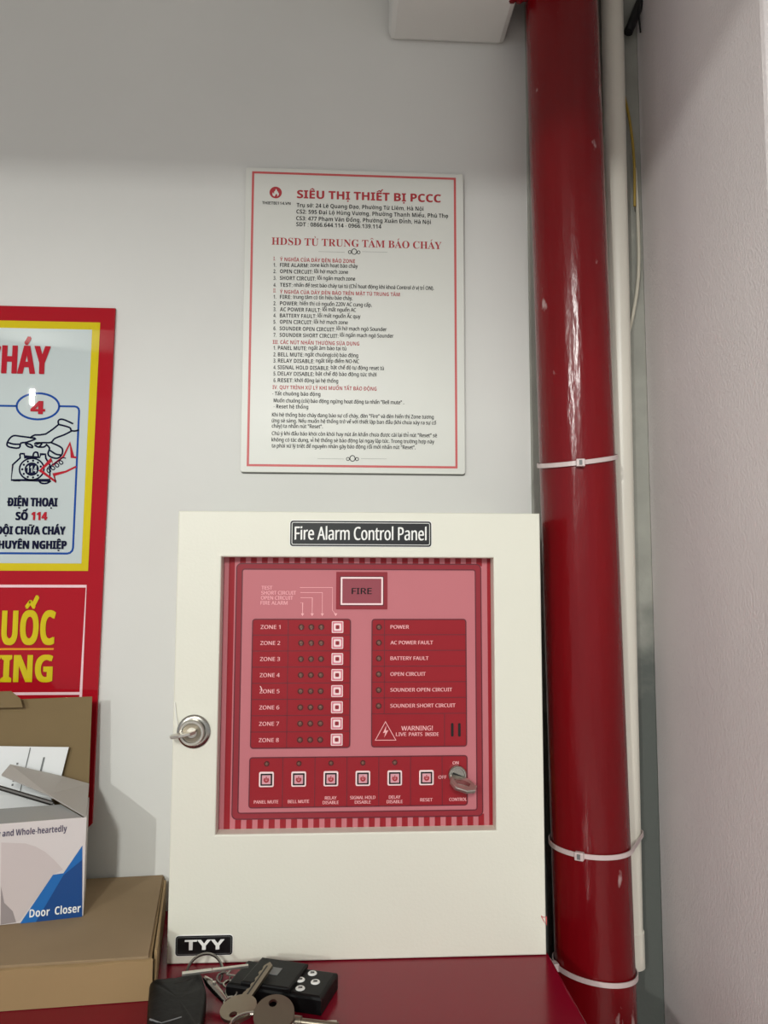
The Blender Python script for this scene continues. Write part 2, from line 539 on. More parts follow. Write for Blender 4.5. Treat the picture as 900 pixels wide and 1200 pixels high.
WR = 0.0105
def white_centre(z): return (0.2572 + 0.005 * (z - 1.2), -0.022)
conduit = thing('conduit_pipe', 'slim white plastic conduit pipe running behind the red riser pipe', 'pipe', (*white_centre(0.868), 0.868))
bm = BM()
tube(bm, [(*white_centre(z), z) for z in (0.868, 1.1, 1.4, 1.8, 2.3)], WR, 24)
obj('pipe_body', bm, pvc_white, conduit, smooth=True)
bm = BM()
lathe(bm, [(WR, 0), (WR + 0.0012, 0.0005), (WR + 0.0012, 0.030), (WR, 0.0315)], Matrix.Translation((*white_centre(0.866), 0.866)), 24)
obj('pipe_socket', bm, pvc_white, conduit, smooth=True)

def hull(P):
    P = sorted(set(P))
    def half(Q):
        h = []
        for p in Q:
            while len(h) > 1 and (h[-1][0] - h[-2][0]) * (p[1] - h[-2][1]) - (h[-1][1] - h[-2][1]) * (p[0] - h[-2][0]) <= 0: h.pop()
            h.append(p)
        return h
    a, b = half(P), half(P[::-1])
    return a[:-1] + b[:-1]

def cable_tie(label, z0, both, slope, head_ang, tail):
    cx, cy = pipe_centre(z0); wx, wy = white_centre(z0)
    r = PR + 0.0012
    pts = [(cx + r * math.cos(2 * PI * k / 60), cy + r * math.sin(2 * PI * k / 60)) for k in range(60)]
    if both:
        pts += [(wx + (WR + 0.0012) * math.cos(2 * PI * k / 30), wy + (WR + 0.0012) * math.sin(2 * PI * k / 30)) for k in range(30)]
    loop = hull(pts)
    zf = lambda x, y: z0 + slope[0] * (x - cx) + slope[1] * (y - cy)
    t = thing('cable_tie', label, 'cable tie', (cx, cy, z0), 'nylon ties around the pipes')
    bm = BM(); n = len(loop); rows = []
    hw, th = 0.0019, 0.0009
    for i, (x, y) in enumerate(loop):
        a = Vector(loop[i - 1]); b = Vector(loop[(i + 1) % n]); d = (b - a).normalized(); nn = Vector((d.y, -d.x))
        z = zf(x, y)
        rows.append([bm.verts.new(q) for q in ((x, y, z - hw), (x + nn.x * th, y + nn.y * th, z - hw), (x + nn.x * th, y + nn.y * th, z + hw), (x, y, z + hw))])
    for i in range(n):
        a, b = rows[i], rows[(i + 1) % n]
        for k in range(4): bm.faces.new((a[k], b[k], b[(k + 1) % 4], a[(k + 1) % 4]))
    bmesh.ops.recalc_face_normals(bm, faces=bm.faces)
    obj('strap', bm, tie_nylon, t)
    a = math.radians(head_ang); hx, hy = cx + (r + 0.0018) * math.cos(a), cy + (r + 0.0018) * math.sin(a)
    bm = BM()
    M = Matrix.Translation((hx, hy, zf(hx, hy))) @ Matrix.Rotation(a + PI / 2, 4, 'Z')
    box(bm, -0.0036, 0.0036, -0.0026, 0.0022, -0.0032, 0.0032, 0.0007, M=M)
    obj('ratchet_head', bm, tie_nylon, t)
    bm = BM()
    box(bm, -0.0013, 0.0013, -0.0031, -0.0025, -0.002, 0.002, M=M)
    obj('slot', bm, ink_grey, t)
    if tail:
        bm = BM(); box(bm, -0.016, -0.003, -0.0007, 0.0007, -0.0017, 0.0017, 0.0003, M=M)
        obj('strap_tail', bm, tie_nylon, t)
cable_tie('white cable tie around the red pipe alone, higher than the panel top', 1.3045, False, (0.14, 0.17), -103, False)
cable_tie('white cable tie around both red and white pipes beside the panel', 0.9795, True, (-0.02, 0.0), -122, False)
cable_tie('lowest white cable tie, its square head beside the red cabinet top', 0.8805, False, (-0.10, -0.05), 190, True)

bm = BM(); tube(bm, smooth_path([(0.1660, -0.040, 0.86), (0.1668, -0.045, 0.92), (0.1660, -0.050, 0.96), (0.1668, -0.045, 1.02), (0.166, -0.03, 1.06)]), 0.0026, 10)
tag(obj('cable', bm, cable_yellow, smooth=True), 'yellow cable in the gap between the cream panel and red pipe', 'cable')
bm = BM(); tube(bm, smooth_path([(0.262, -0.010, 1.735), (0.2665, -0.012, 1.70), (0.277, -0.012, 1.655), (0.2815, -0.012, 1.61), (0.281, -0.012, 1.56)]), 0.0013, 8)
tag(obj('cable', bm, cable_yellow, smooth=True), 'thin yellow wire bowing out behind the white conduit near the corner', 'cable')
bm = BM(); tube(bm, smooth_path([(0.2835, -0.009, 1.60), (0.285, -0.009, 1.55), (0.2838, -0.009, 1.49), (0.274, -0.010, 1.44), (0.262, -0.012, 1.41)]), 0.0016, 8)
tag(obj('cable', bm, cable_white, smooth=True), 'thin off-white wire curving down behind the white conduit', 'cable')
KB = [(0.3015, 1.7970), (0.2959, 1.7805), (0.2894, 1.7641), (0.2821, 1.7459), (0.2775, 1.7350)]
bm = BM(); tube(bm, smooth_path([(a, -0.016, b) for a, b in KB]), 0.0046, 10)
tag(obj('cable', bm, cable_black, smooth=True), 'thick black cable at the top between white conduit and wall corner', 'cable')
KB = [(0.2898, 1.7718), (0.2866, 1.7503), (0.2874, 1.7309)]
bm = BM(); tube(bm, smooth_path([(a, -0.022, b) for a, b in KB]), 0.0009, 8)
tag(obj('cable', bm, cable_black, smooth=True), 'thin black wire end hanging beside the thick black cable', 'cable')

# ================================================================== RED CABINET
RT = 0.913
cab = thing('hose_cabinet', 'glossy dark red metal cabinet carrying the cream panel', 'cabinet', (-0.25, -0.21, 0.0))
bm = BM(); box(bm, -0.66, 0.1632, -0.42, -0.002, 0.0, RT, 0.0025, 3); obj('cabinet_body', bm, red_enamel, cab)
bm = BM(); box(bm, -0.64, 0.1432, -0.436, -0.42, 0.03, RT - 0.02, 0.003); obj('cabinet_door', bm, red_enamel, cab)
bm = BM(); box(bm, 0.10, 0.115, -0.462, -0.436, 0.40, 0.52, 0.004); obj('handle', bm, steel, cab)

# ================================================================== FIRE ALARM PANEL
PX0, PX1, PZ0, PZ1 = -0.1273, 0.1604, 0.9130, 1.2538
YF = -0.100          # front of the door
YP = -0.087          # printed plate inside the opening
panel = thing('control_panel', 'cream metal fire alarm control panel with pink and red printed plate', 'control panel', ((PX0 + PX1) / 2, -0.05, PZ0))
bm = BM(); box(bm, PX0 + 0.002, PX1 - 0.002, -0.079, -0.001, PZ0, PZ1 - 0.001, 0.001); obj('back_box', bm, cream_paint, panel)
OX0, OX1, OZ0, OZ1 = -0.0931, 0.1223, 1.0068, 1.2178
bm = BM()
def ring_solid(bm, o, i, y0, y1, bev):
    t = bmesh.new()
    def q(r, y): return [t.verts.new((x, y, z)) for x, z in ((r[0], r[2]), (r[1], r[2]), (r[1], r[3]), (r[0], r[3]))]
    of, inf, ob, ib = q(o, y0), q(i, y0), q(o, y1), q(i, y1)
    for k in range(4):
        l = (k + 1) % 4
        t.faces.new((of[k], of[l], inf[l], inf[k])); t.faces.new((ob[l], ob[k], ib[k], ib[l]))
        t.faces.new((of[l], of[k], ob[k], ob[l])); t.faces.new((inf[k], inf[l], ib[l], ib[k]))
    bmesh.ops.recalc_face_normals(t, faces=t.faces)
    e = [e for e in t.edges if all(abs(v.co.y - y0) < 1e-7 for v in e.verts) and not any(abs(e.verts[0].co.x - e.verts[1].co.x) > 1e-6 and abs(e.verts[0].co.z - e.verts[1].co.z) > 1e-6 for _ in (0,))]
    bmesh.ops.bevel(t, geom=e, offset=bev, segments=3, affect='EDGES', profile=0.5)
    merge(bm, t)
ring_solid(bm, (PX0, PX1, PZ0 + 0.0005, PZ1), (OX0, OX1, OZ0, OZ1), YF, -0.081, 0.0012)
obj('panel_door', bm, cream_paint, panel)
# --- the printed plate
bm = BM(); box(bm, OX0 - 0.004, OX1 + 0.004, YP, -0.0815, OZ0 - 0.004, OZ1 + 0.004); plate = obj('faceplate', bm, plate_pink, panel)
y1 = YP - 0.0001
bm = BM()
PITCH, SW = 0.00868, 0.0046
xs = OX0 + 0.0042
FR = (-0.0832, 0.1147, 1.0137, 1.2133)            # outer edge of the red frame: x0, x1, z0, z1
x = xs - PITCH
while x < OX1 + 0.004:
    a, b = max(x, OX0 - 0.003), min(x + SW, OX1 + 0.003)
    if b > a + 0.0005:
        if b < FR[0] + 0.001 or a > FR[1] - 0.001:
            flat(bm, [(a, OZ0 - 0.003), (b, OZ0 - 0.003), (b, OZ1 + 0.003), (a, OZ1 + 0.003)], y1)
        else:
            flat(bm, [(a, OZ0 - 0.003), (b, OZ0 - 0.003), (b, FR[2] + 0.002), (a, FR[2] + 0.002)], y1)
            flat(bm, [(a, FR[3] - 0.002), (b, FR[3] - 0.002), (b, OZ1 + 0.003), (a, OZ1 + 0.003)], y1)
    x += PITCH
obj('stripe_print', bm, plate_red, plate)
FW = 0.0054
bm = BM(); rframe(bm, *FR, 0.0042, FW, y1 - 0.0001); obj('frame_print', bm, plate_frame, plate)
bm = BM(); rframe(bm, *FR, 0.0042, 0.0009, y1 - 0.0002)
rframe(bm, FR[0] + FW - 0.0009, FR[1] - FW + 0.0009, FR[2] + FW - 0.0009, FR[3] - FW + 0.0009, 0.0024, 0.0009, y1 - 0.0002)
obj('frame_outline', bm, plate_line, plate)

def red_table(name, rect, r=0.0022, thick=0.0006):
    x0, x1, z0, z1 = rect
    bm = BM(); prism(bm, rrect(x0, x1, z0, z1, r), YP - thick, YP - 0.00005)
    o = obj(name, bm, plate_red, panel)
    bm = BM(); rframe(bm, x0 - 0.0003, x1 + 0.0003, z0 - 0.0003, z1 + 0.0003, r + 0.0003, 0.0009, YP - thick - 0.0001)
    obj('table_outline', bm, plate_line, o)
    return o
YT = YP - 0.0006     # face of the red tables
yi = YT - 0.0001
ZT = (-0.0694, 0.0086, 1.0680, 1.1687)
zone = red_table('zone_table', ZT)
rh = (ZT[3] - ZT[2]) / 8
def rule(parent, x0, x1, z0, z1):
    bm = BM(); flat(bm, [(x0, z0), (x1, z0), (x1, z1), (x0, z1)], yi); obj('table_rule', bm, plate_line, parent)
RW = 0.00028
for k in range(1, 8): rule(zone, ZT[0], ZT[1], ZT[2] + rh * k - RW, ZT[2] + rh * k + RW)
rule(zone, ZT[0] + 0.0283 - RW, ZT[0] + 0.0283 + RW, ZT[2], ZT[3])
bm = BM()
for k in range(8):
    zc = ZT[3] - rh * (k + 0.5)
    text(bm, 'ZONE %d' % (k + 1), ZT[0] + 0.0064, ZT[0] + 0.0222, zc - 0.0015, 0.0031, yi, 'sans')
obj('zone_lettering', bm, plate_ink, zone)

def led(x, z, r=0.0024, y=None):
    y = YT if y is None else y
    bm = BM(); lathe(bm, [(r, 0), (r, 0.0004), (r * 0.8, 0.0008), (r * 0.55, 0.0007)], facing(x, y, z), 16)
    o = obj('led', bm, led_lens, panel, smooth=True)
    bm = BM(); lathe(bm, [(r * 0.58, 0.0006), (r * 0.5, 0.0012), (r * 0.25, 0.0016), (0, 0.0017)], facing(x, y, z), 12)
    obj('led_dome', bm, led_core, o, smooth=True)
for k in range(8):
    zc = ZT[3] - rh * (k + 0.5)
    for dxx in (0.0387, 0.0467, 0.0546): led(ZT[0] + dxx, zc)
    cx = ZT[0] + 0.0676
    bm = BM(); h = 0.0046
    prism(bm, rrect(cx - h, cx + h, zc - h, zc + h, 0.0008), YT - 0.0008, YT - 0.00005, 0.0002)
    b = obj('test_button', bm, button_pink, panel)
    bm = BM(); rframe(bm, cx - h, cx + h, zc - h, zc + h, 0.0008, 0.0006, YT - 0.0009)
    rframe(bm, cx - 0.0029, cx + 0.0029, zc - 0.0029, zc + 0.0029, 0.0009, 0.0013, YT - 0.0009)
    obj('button_ring', bm, button_white, b)
    bm = BM(); lathe(bm, [(0.0016, 0), (0.0014, 0.0005), (0, 0.0006)], facing(cx, YT - 0.0008, zc), 12)
    obj('button_dot', bm, plate_frame, b)

ST = (0.0257, 0.1018, 1.0682, 1.1686)
status = red_table('status_table', ST)
srh = (ST[3] - ST[2]) * (110.5 / 148.7) / 6
for k in range(1, 7): rule(status, ST[0], ST[1], ST[3] - srh * k - RW, ST[3] - srh * k + RW)
rule(status, ST[0] + 0.0101 - RW, ST[0] + 0.0101 + RW, ST[3] - 6 * srh, ST[3])
rule(status, ST[0] + 0.0583 - RW, ST[0] + 0.0583 + RW, ST[2], ST[3] - 6 * srh)
bm = BM()
tx = ST[0] + 0.0149
for k, (s, w) in enumerate((('POWER', 0.0150), ('AC POWER FAULT', 0.0344), ('BATTERY FAULT', 0.0308), ('OPEN CIRCUIT', 0.0284), ('SOUNDER OPEN CIRCUIT', 0.0497), ('SOUNDER SHORT CIRCUIT', 0.0523))):
    zc = ST[3] - srh * (k + 0.5)
    text(bm, s, tx, tx + w, zc - 0.0014, 0.0029, yi, 'sans')
    led(ST[0] + 0.0056, zc)
obj('status_lettering', bm, plate_ink, status)
bm = BM()
text(bm, 'WARNING!', 0.0494, 0.0746, 1.0808, 0.0036, yi, 'sans')
text(bm, 'LIVE', 0.0451, 0.0534, 1.0766, 0.0028, yi, 'sans')
text(bm, 'PARTS', 0.0554, 0.0663, 1.0765, 0.0028, yi, 'sans')
text(bm, 'INSIDE', 0.0684, 0.0793, 1.0764, 0.0028, yi, 'sans')
obj('warning_lettering', bm, plate_ink, status)
bm = BM()
tri = [(0.0368, 1.0878), (0.0451, 1.0734), (0.0288, 1.0735)]
stroke(bm, tri, 0.00055, yi, closed=True)
bolt = [(0.0375, 1.0848), (0.0348, 1.0790), (0.0367, 1.0794), (0.0359, 1.0756), (0.0392, 1.0812), (0.0371, 1.0809)]
flat(bm, bolt, yi)
obj('warning_triangle', bm, plate_ink, status)
for c in ((0.0902, 1.0811), (0.0959, 1.0810)):
    bm = BM()
    prism(bm, rrect(c[0] - 0.00105, c[0] + 0.00105, c[1] - 0.0053, c[1] + 0.0053, 0.0009), YT - 0.0002, YT + 0.0003)
    obj('buzzer_slot', bm, black_gap, status)

BT = (-0.0698, 0.1020, 1.0226, 1.0610)
strip = red_table('button_strip', BT)
names = [('PANEL MUTE',), ('BELL MUTE',), ('RELAY', 'DISABLE'), ('SIGNAL HOLD', 'DISABLE'), ('DELAY', 'DISABLE'), ('RESET',), ('CONTROL',)]
cw = 0.02515
c0 = BT[0] + 0.0134
for k in range(1, 7): rule(strip, c0 + cw * (k - 0.5) - RW, c0 + cw * (k - 0.5) + RW, BT[2], BT[3])
bz = BT[3] - 0.0167
bm = BM()
WID = {'PANEL MUTE': 0.0190, 'BELL MUTE': 0.0166, 'RELAY': 0.0092, 'DISABLE': 0.0126, 'SIGNAL HOLD': 0.0200, 'DELAY': 0.0092, 'RESET': 0.0099, 'CONTROL': 0.0141}
for k, ls in enumerate(names):
    cx = c0 + cw * k
    for j, s in enumerate(ls):
        zz = BT[3] - 0.0351 if len(ls) == 1 else BT[3] - 0.0327 - 0.0035 * j
        w = WID[s]
        text(bm, s, cx - w / 2, cx + w / 2, zz, 0.0025, yi, 'sans')
text(bm, 'ON', 0.0903, 0.0952, 1.0542, 0.0024, yi, 'sans')
text(bm, 'OFF', 0.0789, 0.0855, 1.0431, 0.0026, yi, 'sans')
obj('button_lettering', bm, plate_ink, strip)
for k in range(6):
    cx = c0 + cw * k
    if k < 5: led(cx, BT[3] - 0.0048, 0.0021)
    bm = BM(); h = 0.0058
    prism(bm, rrect(cx - h, cx + h, bz - h, bz + h, 0.0013), YT - 0.0010, YT - 0.00005, 0.0003)
    b = obj('push_button', bm, button_white, panel)
    bm = BM(); rframe(bm, cx - 0.0046, cx + 0.0046, bz - 0.0046, bz + 0.0046, 0.0005, 0.0012, YT - 0.00115); obj('button_gap', bm, black_gap, b)
    bm = BM(); prism(bm, rrect(cx - 0.0034, cx + 0.0034, bz - 0.0034, bz + 0.0034, 0.0003), YT - 0.0018, YT - 0.0009, 0.0002); obj('button_cap', bm, button_cap, b)
    bm = BM()
    arc = [(cx + 0.0015 * math.sin(a), bz + 0.0015 * math.cos(a)) for a in [math.radians(38 + i * (284 / 16)) for i in range(17)]]
    stroke(bm, arc, 0.0013, YT - 0.0020)
    flat(bm, [(cx - 0.0004, bz - 0.0003), (cx + 0.0004, bz - 0.0003), (cx + 0.0004, bz + 0.0024), (cx - 0.0004, bz + 0.0024)], YT - 0.00205)
    obj('power_symbol', bm, ink_red, b)

# FIRE indicator
FI = (-0.0032, 0.0381, 1.1765, 1.2064)
bm = BM(); prism(bm, rrect(*FI, 0.0004), YP - 0.0006, YP - 0.00005); fire = obj('fire_indicator', bm, plate_frame, panel)
FJ = (0.0005, 0.0345, 1.1800, 1.2023)
bm = BM(); rframe(bm, *FJ, 0.0006, 0.0013, YP - 0.0008); obj('indicator_frame', bm, button_white, fire)
bm = BM(); prism(bm, rrect(FJ[0] + 0.0013, FJ[1] - 0.0013, FJ[2] + 0.0013, FJ[3] - 0.0013, 0.0003), YP - 0.0008, YP - 0.0005); obj('indicator_lens', bm, fire_lens, fire)
bm = BM(); rframe(bm, FJ[0] - 0.0008, FJ[1] + 0.0008, FJ[2] - 0.0008, FJ[3] + 0.0008, 0.0006, 0.0008, YP - 0.0007); obj('indicator_outline', bm, plate_line, fire)
bm = BM(); text(bm, 'FIRE', 0.0093, 0.0255, 1.1886, 0.0049, YP - 0.0009, 'sans', fat=0.0003); obj('fire_lettering', bm, ink_black, fire)

# legend above the zone table
bm = BM()
for s, row in (('TEST', (-0.0629, -0.0541, 1.1921)), ('SHORT CIRCUIT', (-0.0630, -0.0352, 1.1881)), ('OPEN CIRCUIT', (-0.0632, -0.0376, 1.1841)), ('FIRE ALARM', (-0.0634, -0.0419, 1.1801))):
    text(bm, s, *row, 0.0029, y1, 'sans')
obj('legend_lettering', bm, plate_ink_soft, plate)
bm = BM()
ends = []
for pts in ([(-0.0317, 1.1817), (-0.0299, 1.1817), (-0.0299, 1.1724)], [(-0.0317, 1.1857), (-0.0222, 1.1857), (-0.0222, 1.1724)], [(-0.0318, 1.1898), (-0.0142, 1.1898), (-0.0141, 1.1724)], [(-0.0322, 1.1938), (-0.0061, 1.1939), (-0.0061, 1.1758), (-0.0034, 1.1724)]):
    stroke(bm, pts, 0.00038, y1)
    e = pts[-1]
    flat(bm, [(e[0] - 0.0013, e[1] + 0.0008), (e[0] + 0.0013, e[1] + 0.0008), (e[0], e[1] - 0.0014)], y1 - 0.00005)
obj('legend_arrow', bm, plate_ink, plate)
# small white mark on the ZONE 5 row
bm = BM(); stroke(bm, [(-0.0625, 1.1162), (-0.0615, 1.1144), (-0.0611, 1.1121)], 0.0006, yi - 0.0001); obj('white_mark', bm, button_white, zone)

# control key switch
KX, KZ = 0.0937, 1.0467
bm = BM(); lathe(bm, [(0.0072, 0), (0.0072, 0.0045), (0.0066, 0.0052), (0.0056, 0.0052), (0.0052, 0.0040), (0, 0.0040)], facing(KX, YP - 0.0004, KZ), 28)
sw = obj('key_switch', bm, steel, panel, smooth=True)
bm = BM(); box(bm, KX - 0.0040, KX + 0.0040, YP - 0.0051, YP - 0.0040, KZ - 0.0007, KZ + 0.0007, M=Matrix.Translation((KX, 0, KZ)) @ Matrix.Rotation(math.radians(22), 4, 'Y') @ Matrix.Translation((-KX, 0, -KZ)))
obj('keyway', bm, black_gap, sw)

# door lock on the left
LX, LZ = -0.1112, 1.0839
bm = BM(); lathe(bm, [(0.0127, 0), (0.0127, 0.0010), (0.0120, 0.0017), (0.0100, 0.0021), (0.0095, 0.0021)], facing(LX, YF - 0.0001, LZ), 32)
lock = obj('door_lock', bm, steel, panel, smooth=True)
bm = BM(); lathe(bm, [(0.0096, 0.0005), (0.0096, 0.0064), (0.0089, 0.0072), (0.0076, 0.0072), (0.0072, 0.0060), (0, 0.0060)], facing(LX - 0.0006, YF, LZ), 28)
obj('lock_cylinder', bm, bright_nickel, lock, smooth=True)
bm = BM(); lathe(bm, [(0.0071, 0.0059), (0.0069, 0.0063), (0.0040, 0.0063), (0.0038, 0.0058), (0, 0.0058)], facing(LX - 0.0006, YF, LZ), 28)
obj('lock_core', bm, key_metal, lock, smooth=True)
bm = BM(); tube(bm, smooth_path([Vector((a, YF - 0.0012, b)) for a, b in ((-0.1261, 1.1062), (-0.1249, 1.0975), (-0.1234, 1.0895))]), 0.00035, 6)
tag(obj('thread', bm, label_white), 'thin white thread stuck above the door lock of the cream panel', 'thread')

# nameplates
NR = (-0.0397, 0.0723, 1.2264, 1.2466)
bm = BM(); prism(bm, rrect(NR[0] - 0.0005, NR[1] + 0.0005, NR[2] - 0.0005, NR[3] + 0.0005, 0.0026), YF - 0.0005, YF - 0.00002); npl = obj('nameplate', bm, label_white, panel)
bm = BM(); flat(bm, rrect(*NR, 0.0022), YF - 0.0006); obj('nameplate_face', bm, black_label, npl)
bm = BM(); rframe(bm, NR[0] + 0.0012, NR[1] - 0.0012, NR[2] + 0.0012, NR[3] - 0.0012, 0.0014, 0.00045, YF - 0.0007); obj('nameplate_line', bm, label_white, npl)
bm = BM(); text(bm, 'Fire Alarm Control Panel', -0.0362, 0.0685, 1.2315, 0.0104, YF - 0.0007, 'sans', fat=0.00045); obj('nameplate_lettering', bm, label_white, npl)
TR = (-0.1209, -0.0786, 0.9197, 0.9339)
bm = BM(); prism(bm, rrect(TR[0] - 0.0004, TR[1] + 0.0004, TR[2] - 0.0004, TR[3] + 0.0004, 0.0026), YF - 0.0005, YF - 0.00002); mpl = obj('maker_plate', bm, label_white, panel)
bm = BM(); flat(bm, rrect(*TR, 0.0022), YF - 0.0006); obj('nameplate_face', bm, black_label, mpl)
bm = BM(); rframe(bm, TR[0] + 0.0009, TR[1] - 0.0009, TR[2] + 0.0009, TR[3] - 0.0009, 0.0014, 0.0003, YF - 0.0007); obj('nameplate_line', bm, ink_grey, mpl)
bm = BM(); text(bm, 'TYY', -0.1141, -0.0845, 0.9237, 0.0074, YF - 0.0007, fat=0.0004); obj('nameplate_lettering', bm, label_white, mpl)

# small red paint smear near the right edge of the door
bm = BM()
stroke(bm, [(0.1565, 0.9426), (0.1585, 0.9413), (0.1605, 0.9419), (0.1607, 0.9356), (0.1585, 0.9388), (0.1568, 0.9420)], 0.0006, YF - 0.0002); obj('paint_smear', bm, ink_border, panel)

# keys standing in the two locks
def wing_key(label, ox, oz, y0, length, ang, tilt, thick, out):
    """a short flat key whose head sticks out of a lock; ang turns it in the wall plane"""
    t = thing('lock_key', label, 'key', (ox, y0, oz))
    M = Matrix.Translation((ox, y0, oz)) @ Matrix.Rotation(ang, 4, 'Y') @ Matrix.Rotation(tilt, 4, 'X')
    bm = BM()
    # head outline in local x (along) and y (out of the lock, negative)
    h = out
    pts = [(-length * 0.32, 0.0), (-length * 0.36, -h * 0.55), (-length * 0.18, -h * 0.92), (length * 0.25, -h), (length * 0.60, -h * 0.82), (length * 0.68, -h * 0.45), (length * 0.40, -h * 0.1), (length * 0.22, 0.0)]
    slab(bm, pts, -thick / 2, thick / 2, thick * 0.25, M)
    obj('key_head', bm, bright_nickel, t)
    bm = BM(); box(bm, -length * 0.2, length * 0.2, -0.002, 0.006, -thick * 0.35, thick * 0.35, M=M)
    obj('key_blade', bm, dark_metal, t)
    bm = BM(); slab(bm, [(-length * 0.22, -h * 0.35), (-length * 0.1, -h * 0.62), (length * 0.35, -h * 0.66), (length * 0.42, -h * 0.45), (length * 0.2, -h * 0.3)], thick / 2, thick / 2 + 0.0002, 0, M)
    obj('key_stamp', bm, steel, t)
wing_key('small key with flat head turned left in the cream door lock', LX - 0.003, LZ + 0.0005, YF - 0.0060, 0.019, PI - math.radians(10), math.radians(0), 0.0022, 0.013)
wing_key('small grey key turned down right in the control switch', KX + 0.001, KZ - 0.0012, YP - 0.0045, 0.0205, math.radians(13), math.radians(24), 0.0026, 0.017)

# ================================================================== INSTRUCTION SIGN
SX0, SX1, SZ0, SZ1 = -0.0924, 0.1157, 1.2985, 1.5907
YS = -0.0045
sign = thing('instruction_sign', 'white instruction sign with red border hung above the cream panel', 'sign', ((SX0 + SX1) / 2, -0.003, SZ0))
bm = BM(); prism(bm, rrect(SX0, SX1, SZ0, SZ1, 0.0022), YS, -0.0008, 0.0004); obj('sign_board', bm, sign_white, sign)
bm = BM(); prism(bm, rrect(SX0 + 0.0006, SX1 + 0.0004, SZ0 - 0.0008, SZ1 - 0.001, 0.002), -0.0008, -0.0001); obj('sign_shadow', bm, ink_grey, sign)  # grey sheet shifted right and down, painted as the sign's shadow
ys = YS - 0.00012
SB = (-0.0866, 0.1085, 1.3037, 1.5868)
bm = BM(); rframe(bm, *SB, 0.0003, 0.0021, ys); obj('border', bm, ink_border, sign)
LOX, LOZ = -0.0640, 1.5664
bm = BM(); flat(bm, disc_pts(LOX, LOZ, 0.0058, 0.0058, 28), ys)
logo = obj('logo', bm, ink_red, sign)
bm = BM()
fl = [(-0.9, -3.9), (-2.6, -3.0), (-3.0, -1.2), (-2.2, 0.3), (-2.1, -0.8), (-1.3, -1.2), (-1.4, 0.6), (-0.3, 1.9), (0.1, 3.6), (1.2, 2.2), (1.2, 0.7), (1.9, 1.3), (2.2, 0.2), (2.9, -0.8), (2.8, -2.4), (1.4, -3.8), (1.5, -2.2), (0.5, -1.0), (-0.2, -2.4)]
flat(bm, [(LOX + a * 0.00105, LOZ + b * 0.00105) for a, b in fl], ys - 0.0001)
obj('logo_flame', bm, sign_white, logo)
bm = BM(); text(bm, 'THIETBI114.VN', -0.0767, -0.0498, 1.5545, 0.0028, ys, 'sans'); obj('logo_lettering', bm, ink_black, logo)
bm = BM(); text(bm, 'SIÊU THỊ THIẾT BỊ PCCC', -0.0439, 0.0939, 1.5615, 0.0080, ys, fat=0.0003); obj('heading_lettering', bm, ink_red, sign)
bm = BM()
for s, row in (('Trụ sở: 24 Lê Quang Đạo, Phường Từ Liêm, Hà Nội', (-0.0441, 0.0770, 1.5527)), ('CS2: 595 Đại Lộ Hùng Vương, Phường Thanh Miếu, Phú Thọ', (-0.0442, 0.1007, 1.5463)), ('CS3: 477 Phạm Văn Đồng, Phường Xuân Đỉnh, Hà Nội', (-0.0443, 0.0841, 1.5397)), ('SDT : 0866.644.114 - 0966.139.114', (-0.0442, 0.0366, 1.5338))):
    text(bm, s, *row, 0.0040, ys)
obj('address_lettering', bm, ink_black, sign)
HX0, HX1, HZ = -0.0671, 0.0943, 1.5151
bm = BM()
text(bm, 'HDSD TỦ TRUNG TÂM BÁO CHÁY', HX0, HX1, HZ, 0.0070, ys, 'serif')
obj('title_lettering', bm, ink_red, sign)
bm = BM()
for cx, cz in ((0.0109, 1.5104), (0.0105, 1.3121)):
    stroke(bm, disc_pts(cx, cz, 0.0024, 0.0027, 18), 0.0007, ys, True)
    for s in (-1, 1):
        stroke(bm, disc_pts(cx + s * 0.0042, cz - 0.0006, 0.0014, 0.0015, 14), 0.0006, ys, True)
obj('ornament', bm, ink_black, sign)
for a, b, z in ((-0.0230, 0.0020, 1.5095), (0.0182, 0.0425, 1.5106), (-0.0218, 0.0026, 1.3115), (0.0184, 0.0422, 1.3120)):
    bm = BM(); flat(bm, [(a, z - 0.0001), (b, z - 0.0001), (b, z + 0.0001), (a, z + 0.0001)], ys); obj('ornament_line', bm, ink_grey, sign)
bm = BM()
for s, row in (('I.', (-0.0651, -0.0633, 1.4997)), ('Ý NGHĨA CỦA DÃY ĐÈN BÁO ZONE', (-0.0590, 0.0117, 1.4992)),
               ('II.', (-0.0648, -0.0622, 1.4687)), ('Ý NGHĨA CỦA DÃY ĐÈN BÁO TRÊN MẶT TỦ TRUNG TÂM', (-0.0586, 0.0543, 1.4677)),
               ('III. CÁC NÚT NHẤN THƯỜNG SỬA DỤNG', (-0.0646, 0.0162, 1.4192)), ('IV. QUY TRÌNH XỬ LÝ KHI MUỐN TẮT BÁO ĐỘNG', (-0.0641, 0.0326, 1.3763))):
    text(bm, s, *row, 0.0036, ys)
obj('section_heading', bm, ink_red, sign)
bm = BM(); bn = BM()
